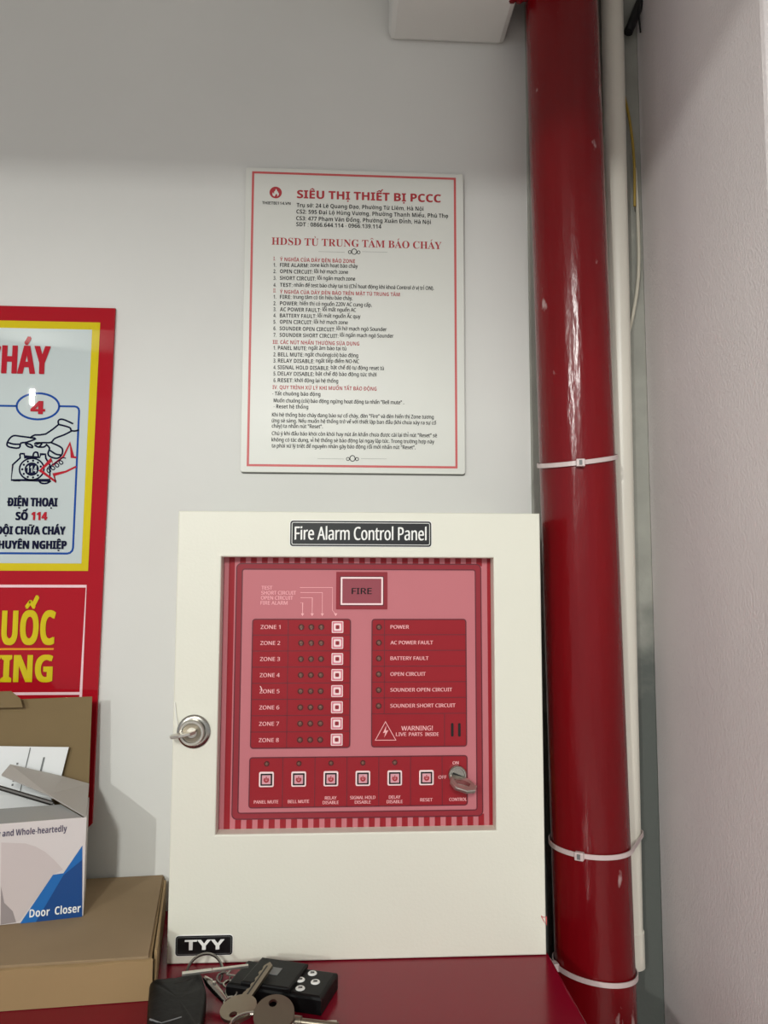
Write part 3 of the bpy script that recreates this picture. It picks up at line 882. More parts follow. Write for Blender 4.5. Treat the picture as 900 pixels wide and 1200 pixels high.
for num, hd, tl, rn, ra, rb in (
    ('1.', 'FIRE ALARM:', 'zone kích hoạt báo cháy', (-0.0650, -0.0624, 1.4935), (-0.0589, -0.0320, 1.4937), (-0.0306, 0.0144, 1.4944)),
    ('2.', 'OPEN CIRCUIT:', 'lỗi hở mạch zone', (-0.0649, -0.0624, 1.4873), (-0.0588, -0.0281, 1.4875), (-0.0267, 0.0052, 1.4883)),
    ('3.', 'SHORT CIRCUIT:', 'lỗi ngắn mạch zone', (-0.0648, -0.0623, 1.4808), (-0.0588, -0.0252, 1.4810), (-0.0237, 0.0120, 1.4819)),
    ('4.', 'TEST:', 'nhấn để test báo cháy tại tủ (Chỉ hoạt động khi khoá Control ở vị trí ON).', (-0.0647, -0.0622, 1.4741), (-0.0587, -0.0470, 1.4743), (-0.0456, 0.0868, 1.4746)),
    ('1.', 'FIRE:', 'trung tâm có tín hiệu báo cháy.', (-0.0645, -0.0620, 1.4626), (-0.0585, -0.0478, 1.4627), (-0.0464, 0.0097, 1.4630)),
    ('2.', 'POWER:', 'hiển thị có nguồn 220V AC cung cấp.', (-0.0644, -0.0619, 1.4563), (-0.0584, -0.0414, 1.4565), (-0.0399, 0.0279, 1.4569)),
    ('3.', 'AC POWER FAULT:', 'lỗi mất nguồn AC', (-0.0643, -0.0618, 1.4506), (-0.0583, -0.0200, 1.4507), (-0.0186, 0.0130, 1.4516)),
    ('4.', 'BATTERY FAULT:', 'lỗi mất nguồn Ắc quy', (-0.0643, -0.0617, 1.4446), (-0.0584, -0.0243, 1.4447), (-0.0229, 0.0172, 1.4455)),
    ('5.', 'OPEN CIRCUIT:', 'lỗi hở mạch zone', (-0.0642, -0.0616, 1.4385), (-0.0583, -0.0279, 1.4387), (-0.0265, 0.0054, 1.4394)),
    ('6.', 'SOUNDER OPEN CIRCUIT:', 'lỗi hở mạch ngõ Sounder', (-0.0641, -0.0615, 1.4322), (-0.0584, -0.0066, 1.4323), (-0.0052, 0.0420, 1.4335)),
    ('7.', 'SOUNDER SHORT CIRCUIT:', 'lỗi ngắn mạch ngõ Sounder', (-0.0640, -0.0614, 1.4260), (-0.0583, -0.0034, 1.4261), (-0.0019, 0.0485, 1.4273)),
    ('1.', 'PANEL MUTE:', 'ngắt âm báo tại tủ', (-0.0638, -0.0613, 1.4136), (-0.0597, -0.0327, 1.4137), (-0.0313, 0.0041, 1.4143)),
    ('2.', 'BELL MUTE:', 'ngắt chuông(còi) báo động', (-0.0637, -0.0612, 1.4073), (-0.0596, -0.0358, 1.4074), (-0.0344, 0.0152, 1.4079)),
    ('3.', 'RELAY DISABLE:', 'ngắt tiếp điểm NO-NC', (-0.0636, -0.0611, 1.4014), (-0.0595, -0.0258, 1.4015), (-0.0243, 0.0162, 1.4022)),
    ('4.', 'SIGNAL HOLD DISABLE:', 'bật chế độ tự động reset tủ', (-0.0635, -0.0610, 1.3951), (-0.0596, -0.0117, 1.3952), (-0.0103, 0.0394, 1.3961)),
    ('5.', 'DELAY DISABLE:', 'bật chế độ báo động tức thời', (-0.0634, -0.0609, 1.3891), (-0.0595, -0.0258, 1.3892), (-0.0244, 0.0325, 1.3898)),
    ('6.', 'RESET:', 'khởi động lại hệ thống', (-0.0633, -0.0608, 1.3828), (-0.0594, -0.0450, 1.3829), (-0.0436, -0.0033, 1.3832))):
    text(bm, num, *rn, 0.0037, ys)
    text(bm, hd, *ra, 0.0037, ys, 'bold' if 'DELAY' not in hd else 'sans')
    text(bn, tl, *rb, 0.0037, ys, 'sans')
text(bm, '- Tắt chuông báo động', -0.0642, -0.0197, 1.3704, 0.0036, ys)
text(bm, '- Reset hệ thống', -0.0629, -0.0308, 1.3582, 0.0036, ys)
for s, row in (('Muốn chuông (còi) báo động ngừng hoạt động ta nhấn "Bell mute" .', (-0.0629, 0.0584, 1.3638)),
               ('Khi hệ thống báo cháy đang báo sự cố cháy, đèn "Fire" và đèn hiển thị Zone tương', (-0.0642, 0.0863, 1.3504)),
               ('ứng sẽ sáng. Nếu muốn hệ thống trở về với thiết lập ban đầu (khi chưa xảy ra sự cố', (-0.0643, 0.0887, 1.3449)),
               ('cháy) ta nhấn nút "Reset".', (-0.0642, -0.0171, 1.3399)),
               ('Chú ý khi đầu báo khói còn khói hay nút ấn khẩn chưa được cài lại thì nút "Reset" sẽ', (-0.0641, 0.0893, 1.3329)),
               ('không có tác dụng, vì hệ thống sẽ báo động lại ngay lập tức. Trong trường hợp này', (-0.0642, 0.0868, 1.3270)),
               ('ta phải xử lý triệt để nguyên nhân gây báo động rồi mới nhấn nút "Reset".', (-0.0641, 0.0692, 1.3214))):
    text(bn, s, *row, 0.0036, ys, 'sans')
obj('item_heading', bm, ink_black, sign)
obj('body_lettering', bn, ink_black, sign)

# ================================================================== POSTER
PO = (-0.5614, -0.1964, 0.9826, 1.4430)
poster = thing('fire_poster', 'large red and white fire safety poster behind the cardboard boxes', 'poster', (-0.45, -0.002, PO[2]))
YQ = -0.0030
TRX, TRZ = -0.2103, 1.4507
BRX, BRZ = -0.2151, 0.9829
bm = BM()
pts = [(-0.62, TRZ), (TRX, TRZ), (BRX, BRZ + 0.004), (BRX - 0.004, BRZ), (-0.62, BRZ)]
prism(bm, pts, YQ, -0.0002, 0.0003); obj('poster_sheet', bm, poster_red, poster)
def pq(u, v): return (u, v)
yq = YQ - 0.0002
YT_, YB_ = [(-0.2235, 1.4366), (-0.2263, 1.2074)]
WT_, WB_ = [(-0.2306, 1.4296), (-0.2324, 1.2141)]
bm = BM(); flat(bm, [(-0.60, YT_[1]), YT_, YB_, (-0.60, YB_[1])], yq); obj('yellow_border', bm, poster_yellow, poster)
bm = BM(); flat(bm, [(-0.593, WT_[1]), WT_, WB_, (-0.593, WB_[1])], yq - 0.0001); wp = obj('white_panel', bm, poster_white, poster)
yw = yq - 0.0002
bm = BM(); text(bm, 'CHÁY', -0.3245, -0.2670, 1.3869, 0.0262, yw, fat=0.0016); obj('heading_lettering', bm, poster_letter_red, wp)
bm = BM()
EX, EZ = -0.2764, 1.3569
stroke(bm, disc_pts(EX, EZ, 0.0189, 0.0121, 40), 0.0019, yw, True)
stroke(bm, [(-0.42, EZ), (EX - 0.0189, EZ)], 0.0018, yw)
c1 = (-0.2395, 1.3573); c2 = (-0.2402, 1.2229)
q = []
for a in (90, 60, 30, 0): q.append((c1[0] - 0.004 + 0.004 * math.cos(math.radians(a)), c1[1] - 0.004 + 0.004 * math.sin(math.radians(a))))
for a in (0, -30, -60, -90): q.append((c2[0] - 0.005 + 0.005 * math.cos(math.radians(a)), c2[1] + 0.005 + 0.005 * math.sin(math.radians(a))))
stroke(bm, [(EX + 0.0189, c1[1])] + q + [(-0.42, c2[1])], 0.0018, yw)
obj('blue_frame', bm, poster_blue, wp)
bm = BM(); text(bm, '4', -0.2828, -0.2697, 1.3496, 0.0122, yw - 0.0001, fat=0.0010); 
text(bm, '114', -0.2781, -0.2638, 1.2528, 0.0074, yw, fat=0.0007)
obj('number_lettering', bm, poster_letter_red, wp)
bm = BM()
text(bm, 'ĐIỆN THOẠI', -0.2999, -0.2553, 1.2652, 0.0078, yw, fat=0.0007)
text(bm, 'SỐ', -0.2918, -0.2809, 1.2527, 0.0074, yw, fat=0.0007)
text(bm, 'ĐỘI CHỮA CHÁY', -0.3087, -0.2472, 1.2398, 0.0074, yw, fat=0.0007)
text(bm, 'CHUYÊN NGHIỆP', -0.3110, -0.2458, 1.2269, 0.0074, yw, fat=0.0007)
obj('caption_lettering', bm, poster_navy, wp)
# drawing: hand lifting a telephone receiver
def D(a, b): return (DX0 + (a - 60) * DK, DZ0 - (b - 330) * DK)
DX0, DZ0 = -0.3041, 1.3454
DK = 0.0000965
def crv(L, k=4): return [tuple(v) for v in smooth_path([(p[0], p[1], 0) for p in L], k)]
bm = BM()
def pen(L, w=0.0016, k=4, closed=False):
    P = [D(*p) for p in L]
    P = [(v[0], v[1]) for v in smooth_path([(a, b, 0) for a, b in P], k, closed)] if k > 1 else P
    stroke(bm, P, w, yw, closed)
pen([(735, 432), (700, 442), (665, 438), (650, 412), (600, 395), (545, 382)])
pen([(545, 382), (540, 350), (560, 332), (600, 338), (680, 374)])
pen([(545, 382), (430, 475), (330, 485), (290, 512)], k=2)
pen([(668, 442), (600, 480), (515, 516), (480, 555), (400, 558), (345, 575)], k=3)
pen([(300, 512), (200, 500), (135, 495), (95, 530), (78, 582), (110, 605), (190, 610), (205, 565), (260, 555), (340, 520), (285, 512)], k=3)
pen([(85, 560), (140, 575), (195, 575)], k=3)
pen([(245, 565), (270, 595), (315, 605), (300, 580), (255, 565)], k=3)
pen([(330, 580), (370, 600), (400, 565)], k=3); pen([(370, 600), (420, 598), (445, 570)], k=3); pen([(330, 575), (345, 560), (400, 560)], k=3)
pen([(480, 555), (560, 590), (590, 620), (585, 670), (545, 705), (480, 690), (458, 660), (470, 610), (440, 575)], k=3)
pen([(475, 630), (530, 665), (575, 672)], k=3)
pen([(200, 665), (240, 665), (245, 695), (385, 698), (390, 668), (435, 668), (440, 705), (480, 770), (485, 915), (132, 915), (140, 770), (205, 705), (200, 665)], k=1)
pen([(320, 695), (330, 655), (360, 652), (372, 695)], k=3)
stroke(bm, disc_pts(*D(315, 810), 112 * DK, 102 * DK, 32), 0.0015, yw, True)
flat(bm, disc_pts(*D(315, 810), 66 * DK, 64 * DK, 28), yw)
for i in range(11):
    a = 2 * PI * i / 11 + 0.25
    flat(bm, disc_pts(*D(315 + 86 * math.cos(a), 810 + 80 * math.sin(a)), 11 * DK, 11 * DK, 10), yw)
for a, b in ((150, 215),):
    flat(bm, [D(a, 915), D(b, 915), D(b, 928), D(a, 928)], yw)
pen([(385, 920), (410, 942), (460, 942), (495, 918)], k=3)
obj('telephone_drawing', bm, poster_navy, wp)
bm = BM(); text(bm, '114', *[D(268, 842)[0], D(362, 842)[0], D(268, 842)[1]], 0.0062, yw - 0.0001); obj('dial_lettering', bm, poster_white, wp)
bm = BM()
pw = 0.0018
stroke(bm, [D(722, 695), D(685, 692), D(657, 560), D(600, 690), D(505, 770), D(495, 715), D(395, 822), D(545, 930), D(520, 860), D(630, 830), D(722, 782)], pw, yw - 0.0001)
obj('arrow_drawing', bm, poster_letter_red, wp)
bm = BM()
P = [D(455 + 150 * t + 26 * math.sin(t * 26), 830 - 110 * t - 24 * math.cos(t * 26)) for t in [i / 60 for i in range(61)]]
stroke(bm, P, 0.0009, yw - 0.0002)
obj('cord_drawing', bm, poster_navy, wp)
# lower field
LT, LB = [(-0.2274, 1.1937), (-0.2287, 1.0944)]
bm = BM(); zb = (-0.2292, 1.0992)[1]
stroke(bm, [(-0.60, LT[1]), LT, LB], 0.0024, yq); stroke(bm, [(-0.60, zb), (LB[0], zb)], 0.0024, yq - 0.0001)
obj('line_frame', bm, poster_pink, poster)
bm = BM(); text(bm, 'THUỐC', -0.3305, -0.2529, 1.1420, 0.0300, yq, fat=0.0012); text(bm, 'SMOKING', -0.3682, -0.2538, 1.1093, 0.0236, yq, fat=0.0014)
obj('lower_lettering', bm, poster_yellow, poster)
bm = BM(); a, b, z = -0.3442, -0.2537, 1.1381
flat(bm, [(a, z - 0.0008), (b, z - 0.0008), (b, z + 0.0008), (a, z + 0.0008)], yq); obj('rule_line', bm, poster_orange, poster)

# ================================================================== CARDBOARD CARTON (flat, on the red cabinet)
CZ = 0.942
FRb = Vector((-0.1265, -0.1477)); FLb = Vector((-0.2242, -0.1562))
BRt = Vector((-0.1520, -0.0004))
u = (FLb - FRb).normalized()
FLx = FRb + u * 0.34
BLx = BRt + u * 0.34
carton = thing('carton', 'flat brown cardboard carton on the red cabinet left of the panel', 'carton', (FRb.x - 0.1, FRb.y + 0.07, RT))
bm = BM(); slab(bm, [FRb + Vector((-0.0012, 0.0012)), FLx, BLx, BRt], RT + 0.0004, CZ - 0.0016); obj('carton_body', bm, kraft, carton)
# front wall panel, slightly proud with a rough top edge
bm = BM(); n = 16; rows = []
nv = Vector((u.y, -u.x)); nv = nv if nv.y < 0 else -nv
for i in range(n + 1):
    s = 0.34 * i / n
    p = FRb + u * s
    dz = 0.0008 * math.sin(i * 2.1) - 0.0012
    rows.append([bm.verts.new((p.x + nv.x * o, p.y + nv.y * o, z)) for o, z in ((0.0012, RT + 0.0004), (0.0012, CZ - 0.002 + dz), (-0.0006, CZ - 0.0010 + dz), (-0.0006, RT + 0.0004))])
for i in range(n):
    for k in range(3): bm.faces.new((rows[i][k], rows[i + 1][k], rows[i + 1][k + 1], rows[i][k + 1]))
for r in (rows[0], rows[-1]): bm.faces.new(r)
bmesh.ops.recalc_face_normals(bm, faces=bm.faces)
obj('front_panel', bm, kraft, carton)
# lid panel resting on top
bm = BM(); slab(bm, [FRb + nv * 0.0002 + u * 0.003, FLx, BLx, BRt + u * 0.001], CZ - 0.0016, CZ, 0.0005); obj('lid_panel', bm, kraft_top, carton)
# open corner flap at the right side
d = (BRt - FRb).normalized(); sv = Vector((d.y, -d.x)); sv = sv if sv.x > 0 else -sv
bm = BM()
A = FRb + d * 0.003 + sv * 0.0004; B = BRt - d * 0.010 + sv * 0.0004
q = [(A.x, A.y, RT + 0.0006), (B.x, B.y, RT + 0.0006), (B.x, B.y, CZ - 0.001), (A.x + d.x * 0.004, A.y + d.y * 0.004, CZ + 0.0006)]
q2 = [(a + sv.x * 0.0018, b + sv.y * 0.0018, c) for a, b, c in q]
va = [bm.verts.new(p) for p in q]; vb = [bm.verts.new(p) for p in q2]
bm.faces.new(va); bm.faces.new(vb)
for i in range(4): bm.faces.new((va[i], va[(i + 1) % 4], vb[(i + 1) % 4], vb[i]))
bmesh.ops.recalc_face_normals(bm, faces=bm.faces)
obj('side_flap', bm, kraft, carton)

# ================================================================== WHITE PRINTED BOX (open), on the carton
P1 = Vector((-0.1950, -0.0823)); P0 = Vector((-0.2516, -0.0955))
ex = (P0 - P1).normalized()                      # along the front, to the left
ey = Vector((-ex.y, ex.x)); ey = ey if ey.y > 0 else -ey; ey = Vector((ey.x * math.cos(0.05) - ey.y * math.sin(0.05), ey.x * math.sin(0.05) + ey.y * math.cos(0.05)))     # into depth
ang_b = math.radians(0)
BH = 0.0735; BW = 0.19; BD = 0.058; TH = 0.0014
closer = thing('product_box', 'open white and blue door closer box with kraft inside, standing on the carton', 'box', (P1.x + ex.x * 0.09, P1.y + ex.y * 0.09 + 0.03, CZ))
MB_ = Matrix(((ex.x, ey.x, 0, P1.x), (ex.y, ey.y, 0, P1.y), (0, 0, 1, CZ + 0.0003), (0, 0, 0, 1)))   # local: x left, y depth, z up
def bpart(name, bm, m, parent, label=None, smooth=False):
    bmesh.ops.transform(bm, matrix=MB_, verts=bm.verts)
    bmesh.ops.recalc_face_normals(bm, faces=bm.faces)
    return obj(name, bm, m, parent, smooth, label)
bm = BM()
box(bm, 0, BW, 0, TH, 0, BH, 0.0004); front = bpart('front_wall', bm, box_white, closer)
bm = BM(); box(bm, 0, TH, TH, BD, 0, BH, 0.0003); bpart('side_wall', bm, box_white, closer)
bm = BM(); box(bm, BW - TH, BW, TH, BD, 0, BH, 0.0003); bpart('side_wall', bm, box_white, closer)
bm = BM(); box(bm, TH, BW - TH, TH, BD, 0, TH); bpart('bottom', bm, kraft_dark, closer)
bm = BM(); box(bm, 0, BW, BD, BD + TH, 0, BH, 0.0003); bpart('back_wall', bm, kraft_dark, closer)
# upright lid, kraft inside
LID = 0.0835
bm = BM()
box(bm, 0.0005, BW, 0, TH, 0, LID, 0.0003, M=Matrix.Translation((0, BD, BH)) @ Matrix.Rotation(math.radians(-3), 4, 'X'))
bpart('lid', bm, kraft_dark, closer)
bm = BM()
prism(bm, [(0.0545, -0.002), (0.0565, 0.005), (0.064, 0.0115), (0.16, 0.0125), (0.17, 0)], -0.0022, -0.0008, M=Matrix.Translation((0, BD, BH + LID - 0.004)) @ Matrix.Rotation(math.radians(-3), 4, 'X'))
bpart('tuck_flap', bm, kraft_dark, closer)
# printing on the front (u to the left from the right corner, v up)
def fp(bm, L, off):
    vs = [bm.verts.new((a, -off, b)) for a, b in L]
    f = bm.faces.new(vs)
    if len(L) > 4: bmesh.ops.triangulate(bm, faces=[f])
W_, H_ = 0.0655, BH       # width of the visible part: 97.5 px
def px(a, b):
    a = a - 4.2 * (1 - (b - 962) / 112)
    return ((97.5 - a) / 97.5 * 0.0580, BH * (1 - (b - (962 + (98 - a) * 0.115)) / 111.5))
bm = BM(); cpt = [px(0, 994), px(28, 994), px(40, 997), px(52, 1003), px(63, 1012), px(73, 1022), px(61, 1028), px(22, 1080), px(0, 1084)]
fp(bm, cpt, 0.00012); bpart('grey_print', bm, box_print_grey, front)
bm = BM(); fp(bm, [px(0, 1042), px(2, 1050), px(4, 1060), px(14, 1069), px(18, 1081), px(0, 1084)], 0.0002); bpart('shade_print', bm, box_print_dark, front)
bm = BM(); fp(bm, [px(96.4, 994), px(73.5, 1026), px(61, 1028), px(22.5, 1082.5), px(96.2, 1074.2)], 0.0002); bpart('blue_print', bm, box_blue, front)
bm = BM(); fp(bm, [px(96.3, 1010), px(73.5, 1028), px(41, 1080.4), px(96.2, 1074.2)], 0.0003); bpart('dark_blue_print', bm, box_blue_dark, front)
def btext(bm, s, xa, xb, ya, cap, off, style):
    a = px(xa, ya); b = px(xb, ya)
    t = bmesh.new()
    text(t, s, 0, a[0] - b[0], 0, cap, 0, style)
    M = Matrix(((-1, 0, 0, a[0]), (0, 1, 0, -off), (0, 0, 1, a[1]), (0, 0, 0, 1)))
    merge(bm, t, M)
bm = BM(); btext(bm, 'Sincerely and Whole-heartedly', -34, 77, 991.5, 0.0046, 0.0003, 'bold'); bpart('slogan_lettering', bm, box_ink, front)
bm = BM(); btext(bm, 'Door  Closer', 33.4, 94, 1075.6, 0.0058, 0.0005, 'bold'); bpart('product_lettering', bm, label_white, front)
# dust flap of the right wall leaning in over the box
bm = BM()
fl = [(0.0004, 0.002, BH), (0.0004, BD - 0.002, BH + 0.012), (0.020, BD - 0.006, BH + 0.020), (0.061, BD - 0.012, BH + 0.034), (0.066, 0.036, BH + 0.0285), (0.030, 0.024, BH + 0.0135)]
va = [bm.verts.new(p) for p in fl]; vb = [bm.verts.new((p[0], p[1] + 0.0004, p[2] - 0.0012)) for p in fl]
bm.faces.new(va); bm.faces.new(vb)
for i in range(len(fl)): bm.faces.new((va[i], va[(i + 1) % len(fl)], vb[(i + 1) % len(fl)], vb[i]))
bmesh.ops.triangulate(bm, faces=[f for f in bm.faces if len(f.verts) > 4])
bpart('dust_flap', bm, grey_board, closer)

# leaflets and arm lying in the box
def blank_sheet(name, label, cat, corners, m, marks, ink):
    bm = BM()
    va = [bm.verts.new(p) for p in corners]
    c = [Vector(p) for p in corners]
    nrm = (c[1] - c[0]).cross(c[3] - c[0]).normalized()
    if nrm.y > 0: nrm = -nrm
    vb = [bm.verts.new(p - nrm * 0.0008) for p in c]
    bm.faces.new(va); bm.faces.new(vb)
    for i in range(4): bm.faces.new((va[i], va[(i + 1) % 4], vb[(i + 1) % 4], vb[i]))
    o = bpart(name, bm, m, None)
    tag(o, label, cat)
    def at(s, t): return c[0] * (1 - s) * (1 - t) + c[1] * s * (1 - t) + c[2] * s * t + c[3] * (1 - s) * t
    bm = BM()
    for s0, t0, s1, t1 in marks:
        bm.faces.new([bm.verts.new(at(a, b) + nrm * 0.0003) for a, b in ((s0, t0), (s1, t0), (s1, t1), (s0, t1))])
    bpart('printing', bm, ink, o)
    return o
random.seed(9)
mk = [(0.30, 0.02, 0.308, 0.98), (0.165, 0.30, 0.185, 0.42), (0.17, 0.5, 0.185, 0.8)] + [(0.37 + 0.0 * i, 0.25 + 0.08 * i, 0.385, 0.29 + 0.08 * i) for i in range(6)] + [(0.60, 0.05, 0.62, 0.4), (0.55, 0.35, 0.56, 0.6), (0.50, 0.3, 0.51, 0.5)]
blank_sheet('leaflet', 'white printed leaflet leaning against the raised kraft lid', 'leaflet', [(0.0260, BD - 0.0040, BH + 0.002), (0.120, BD - 0.0040, BH + 0.008), (0.115, BD - 0.0020, BH + 0.050), (0.0175, BD - 0.0020, BH + 0.043)], paper, mk, ink_grey)
blank_sheet('leaflet', 'white instruction sheet lying inside the open box under the flap', 'leaflet', [(0.012, 0.012, BH - 0.012), (0.12, 0.012, BH - 0.012), (0.12, 0.044, BH + 0.018), (0.030, 0.044, BH + 0.006)], paper,
            [(0.12, 0.25, 0.16, 0.45), (0.2, 0.2, 0.207, 0.9), (0.26, 0.3, 0.268, 0.8), (0.29, 0.3, 0.296, 0.7), (0.45, 0.2, 0.456, 0.8), (0.46, 0.78, 0.6, 0.80), (0.5, 0.4, 0.58, 0.6)], ink_grey)
bm = BM()
fa = [(0.002, 0.002, BH - 0.001), (0.12, 0.002, BH - 0.001), (0.12, 0.020, BH + 0.006), (0.020, 0.020, BH + 0.006)]
va = [bm.verts.new(p) for p in fa]; vb = [bm.verts.new((p[0], p[1] + 0.0003, p[2] - 0.0009)) for p in fa]
bm.faces.new(va); bm.faces.new(vb)
for i in range(4): bm.faces.new((va[i], va[(i + 1) % 4], vb[(i + 1) % 4], vb[i]))
bpart('front_flap', bm, film_grey, closer)
bm = BM(); tube(bm, [(0.026, 0.022, BH + 0.0065), (0.075, 0.030, BH + 0.023)], 0.0019, 8)
tag(bpart('metal_arm', bm, dark_metal, None), 'thin dark metal rod lying slantwise in the open white box', 'rod')

# ================================================================== KEYS AND REMOTE ON THE RED CABINET
def Z(h): return RT + h
# remote control
c = {k: Vector(v) for k, v in dict(rA=(-0.0197, -0.1288), rB=(0.0005, -0.1407), rC=(-0.0104, -0.1736), rD=(-0.0323, -0.1682), rE=(-0.0494, -0.1245), rG=(-0.0726, -0.1493), rF=(-0.0634, -0.1131), rH=(-0.0552, -0.1657)).items()}
rem = thing('remote_control', 'black remote control with sliding cover and round silver buttons', 'remote control', (c['rD'].x, c['rD'].y + 0.02, RT))
def quad_slab(bm, P, z0, z1, bev):
    slab(bm, [tuple(p) for p in P], z0, z1, bev)
du = (c['rB'] - c['rA']).normalized(); dv = (c['rC'] - c['rB']).normalized()
O = c['rB']; Wd = (c['rC'] - c['rB']).length
du = Vector((-dv.y, dv.x)); du = du if du.x > 0 else -du
def RP(a, b): return O - du * a + dv * b             # a = distance back from the right end, b = across
Ln = 0.069
bm = BM(); quad_slab(bm, [RP(0, 0), RP(0, Wd), RP(Ln, Wd), RP(Ln, 0)], Z(0.0005), Z(0.0118), 0.0022); obj('remote_body', bm, black_plastic, rem)
bm = BM(); quad_slab(bm, [RP(0.0225, -0.0003), RP(0.0225, Wd + 0.0003), RP(0.058, Wd + 0.0003), RP(0.058, -0.0003)], Z(0.0118), Z(0.0148), 0.0012); cov = obj('slide_cover', bm, black_plastic, rem)
bm = BM(); quad_slab(bm, [RP(0.037, Wd * 0.34), RP(0.037, Wd * 0.62), RP(0.046, Wd * 0.62), RP(0.046, Wd * 0.34)], Z(0.0148), Z(0.0151), 0.0001); obj('cover_badge', bm, ink_grey, cov)
for a, b in ((0.0165, 0.20), (0.0105, 0.50), (0.0175, 0.80), (0.0215, 0.50)):
    p = RP(a, Wd * b)
    bm = BM(); lathe(bm, [(0.0032, 0), (0.0032, 0.0006), (0.0028, 0.0010), (0, 0.0011)], Matrix.Translation((p.x, p.y, Z(0.0116))), 20)
    bt = obj('remote_button', bm, label_white, rem, smooth=True)
    bm = BM()
    for k in range(3):
        s = (k - 1) * 0.0011
        slab(bm, [(p.x - 0.0014, p.y + s - 0.00022), (p.x + 0.0014, p.y + s * 0.6 - 0.00022), (p.x + 0.0014, p.y + s * 0.6 + 0.00022), (p.x - 0.0014, p.y + s + 0.00022)], Z(0.01268), Z(0.0128))
    obj('button_symbol', bm, ink_black, bt)
bm = BM()
lp = [RP(Ln - 0.003, Wd * 0.3), RP(Ln + 0.006, Wd * 0.3), RP(Ln + 0.006, Wd * 0.62), RP(Ln - 0.003, Wd * 0.62)]
tube(bm, [(p.x, p.y, Z(0.0105)) for p in lp], 0.0007, 8)
obj('strap_bar', bm, bright_nickel, rem, smooth=True)

# round-headed keys
def cut_key(label, head, direction, lift, head_r, blade_len, blade_w, roll, holes, m, group='keys of the bunch on the red cabinet'):
    """head centre, unit direction of the blade; built flat then placed"""
    t = thing('door_key', label, 'key', head, group)
    d = Vector(direction).normalized()
    side = d.cross(Vector((0, 0, 1))).normalized()
    up = side.cross(d).normalized()
    side, up = (side * math.cos(roll) + up * math.sin(roll)), (up * math.cos(roll) - side * math.sin(roll))
    M = Matrix(((d.x, side.x, up.x, head[0]), (d.y, side.y, up.y, head[1]), (d.z, side.z, up.z, head[2]), (0, 0, 0, 1)))
    th = 0.0011
    bm = BM(); tt = bmesh.new()
    n = 36; hr = 0.0026; hx = -head_r * 0.55
    o0 = [(head_r * math.cos(2 * PI * i / n), head_r * math.sin(2 * PI * i / n)) for i in range(n)]
    i0 = [(hx + hr * math.cos(2 * PI * i / n), hr * math.sin(2 * PI * i / n)) for i in range(n)]
    V = [[tt.verts.new((x, y, z)) for x, y in L] for L in (o0, i0) for z in (-th, th)]
    ob, ot, ib, it = V
    for i in range(n):
        j = (i + 1) % n
        tt.faces.new((ot[i], ot[j], it[j], it[i])); tt.faces.new((ob[j], ob[i], ib[i], ib[j]))
        tt.faces.new((ob[i], ob[j], ot[j], ot[i])); tt.faces.new((ib[j], ib[i], it[i], it[j]))
    bmesh.ops.recalc_face_normals(tt, faces=tt.faces)
    merge(bm, tt, M)
    obj('key_head', bm, m, t)
    bm = BM()
    x0 = head_r * 0.9; pts = [(x0, -blade_w / 2), (x0 + 0.003, -blade_w * 0.5)]
    k = 9
    for i in range(k):
        xx = x0 + 0.004 + (blade_len - 0.007) * i / k
        dp = (0.25, 0.75, 0.4, 0.9, 0.5, 0.8, 0.3, 0.7, 0.45)[i] * blade_w * 0.36
        pts += [(xx, -blade_w / 2 + dp), (xx + blade_len * 0.055, -blade_w / 2 + dp)]
    pts += [(x0 + blade_len, 0), (x0 + blade_len - 0.003, blade_w / 2), (x0, blade_w / 2)]
    slab(bm, pts, -th * 0.9, th * 0.9, 0, M)
    obj('key_blade', bm, m, t)
    bm = BM(); slab(bm, [(x0 + 0.001, -0.0006), (x0 + blade_len - 0.004, -0.0006), (x0 + blade_len - 0.004, 0.0006), (x0 + 0.001, 0.0006)], th * 0.91, th * 0.98, 0, M)
    obj('key_groove', bm, dark_metal, t)
    return t
h1 = (-0.0634, -0.1823); k1 = (-0.0467, -0.1419)
cut_key('round-headed key with its cut blade leaning across the black remote', (h1[0], h1[1], 0.924), (k1[0] - h1[0], k1[1] - h1[1], 0.0088), 0, 0.0118, 0.0335, 0.0072, math.radians(4), 1, key_metal)
h2 = (-0.0394, -0.1979)
cut_key('plain round key head in front of the black remote, blade towards viewer', (h2[0], h2[1], 0.928), (0.20, -1.0, -0.48), 0, 0.0128, 0.020, 0.0075, math.radians(-6), 1, key_metal)
h3 = (-0.0287, -0.1884); k3 = (0.0029, -0.1938)
t = thing('tubular_key', 'narrow shiny key lying to the right of the round key heads', 'key', (h3[0], h3[1], 0.919), 'keys of the bunch on the red cabinet')
dd = Vector((k3[0] - h3[0], k3[1] - h3[1], -0.0015)).normalized()
bm = BM(); tube(bm, [Vector((h3[0], h3[1], 0.9190)), Vector((h3[0], h3[1], 0.9190)) + dd * 0.006, Vector((h3[0], h3[1], 0.9190)) + dd * 0.0062, Vector((h3[0], h3[1], 0.9190)) + dd * 0.030], [0.0033, 0.0033, 0.0022, 0.0022], 16)
obj('key_shank', bm, key_metal, t, smooth=True)
bm = BM()
pb = Vector((h3[0], h3[1], 0.9188)) + dd * 0.020
box(bm, pb.x - 0.009, pb.x + 0.009, pb.y - 0.0035, pb.y + 0.0035, pb.z - 0.0006, pb.z + 0.0006, 0.0002); obj('key_bit', bm, bright_nickel, t)
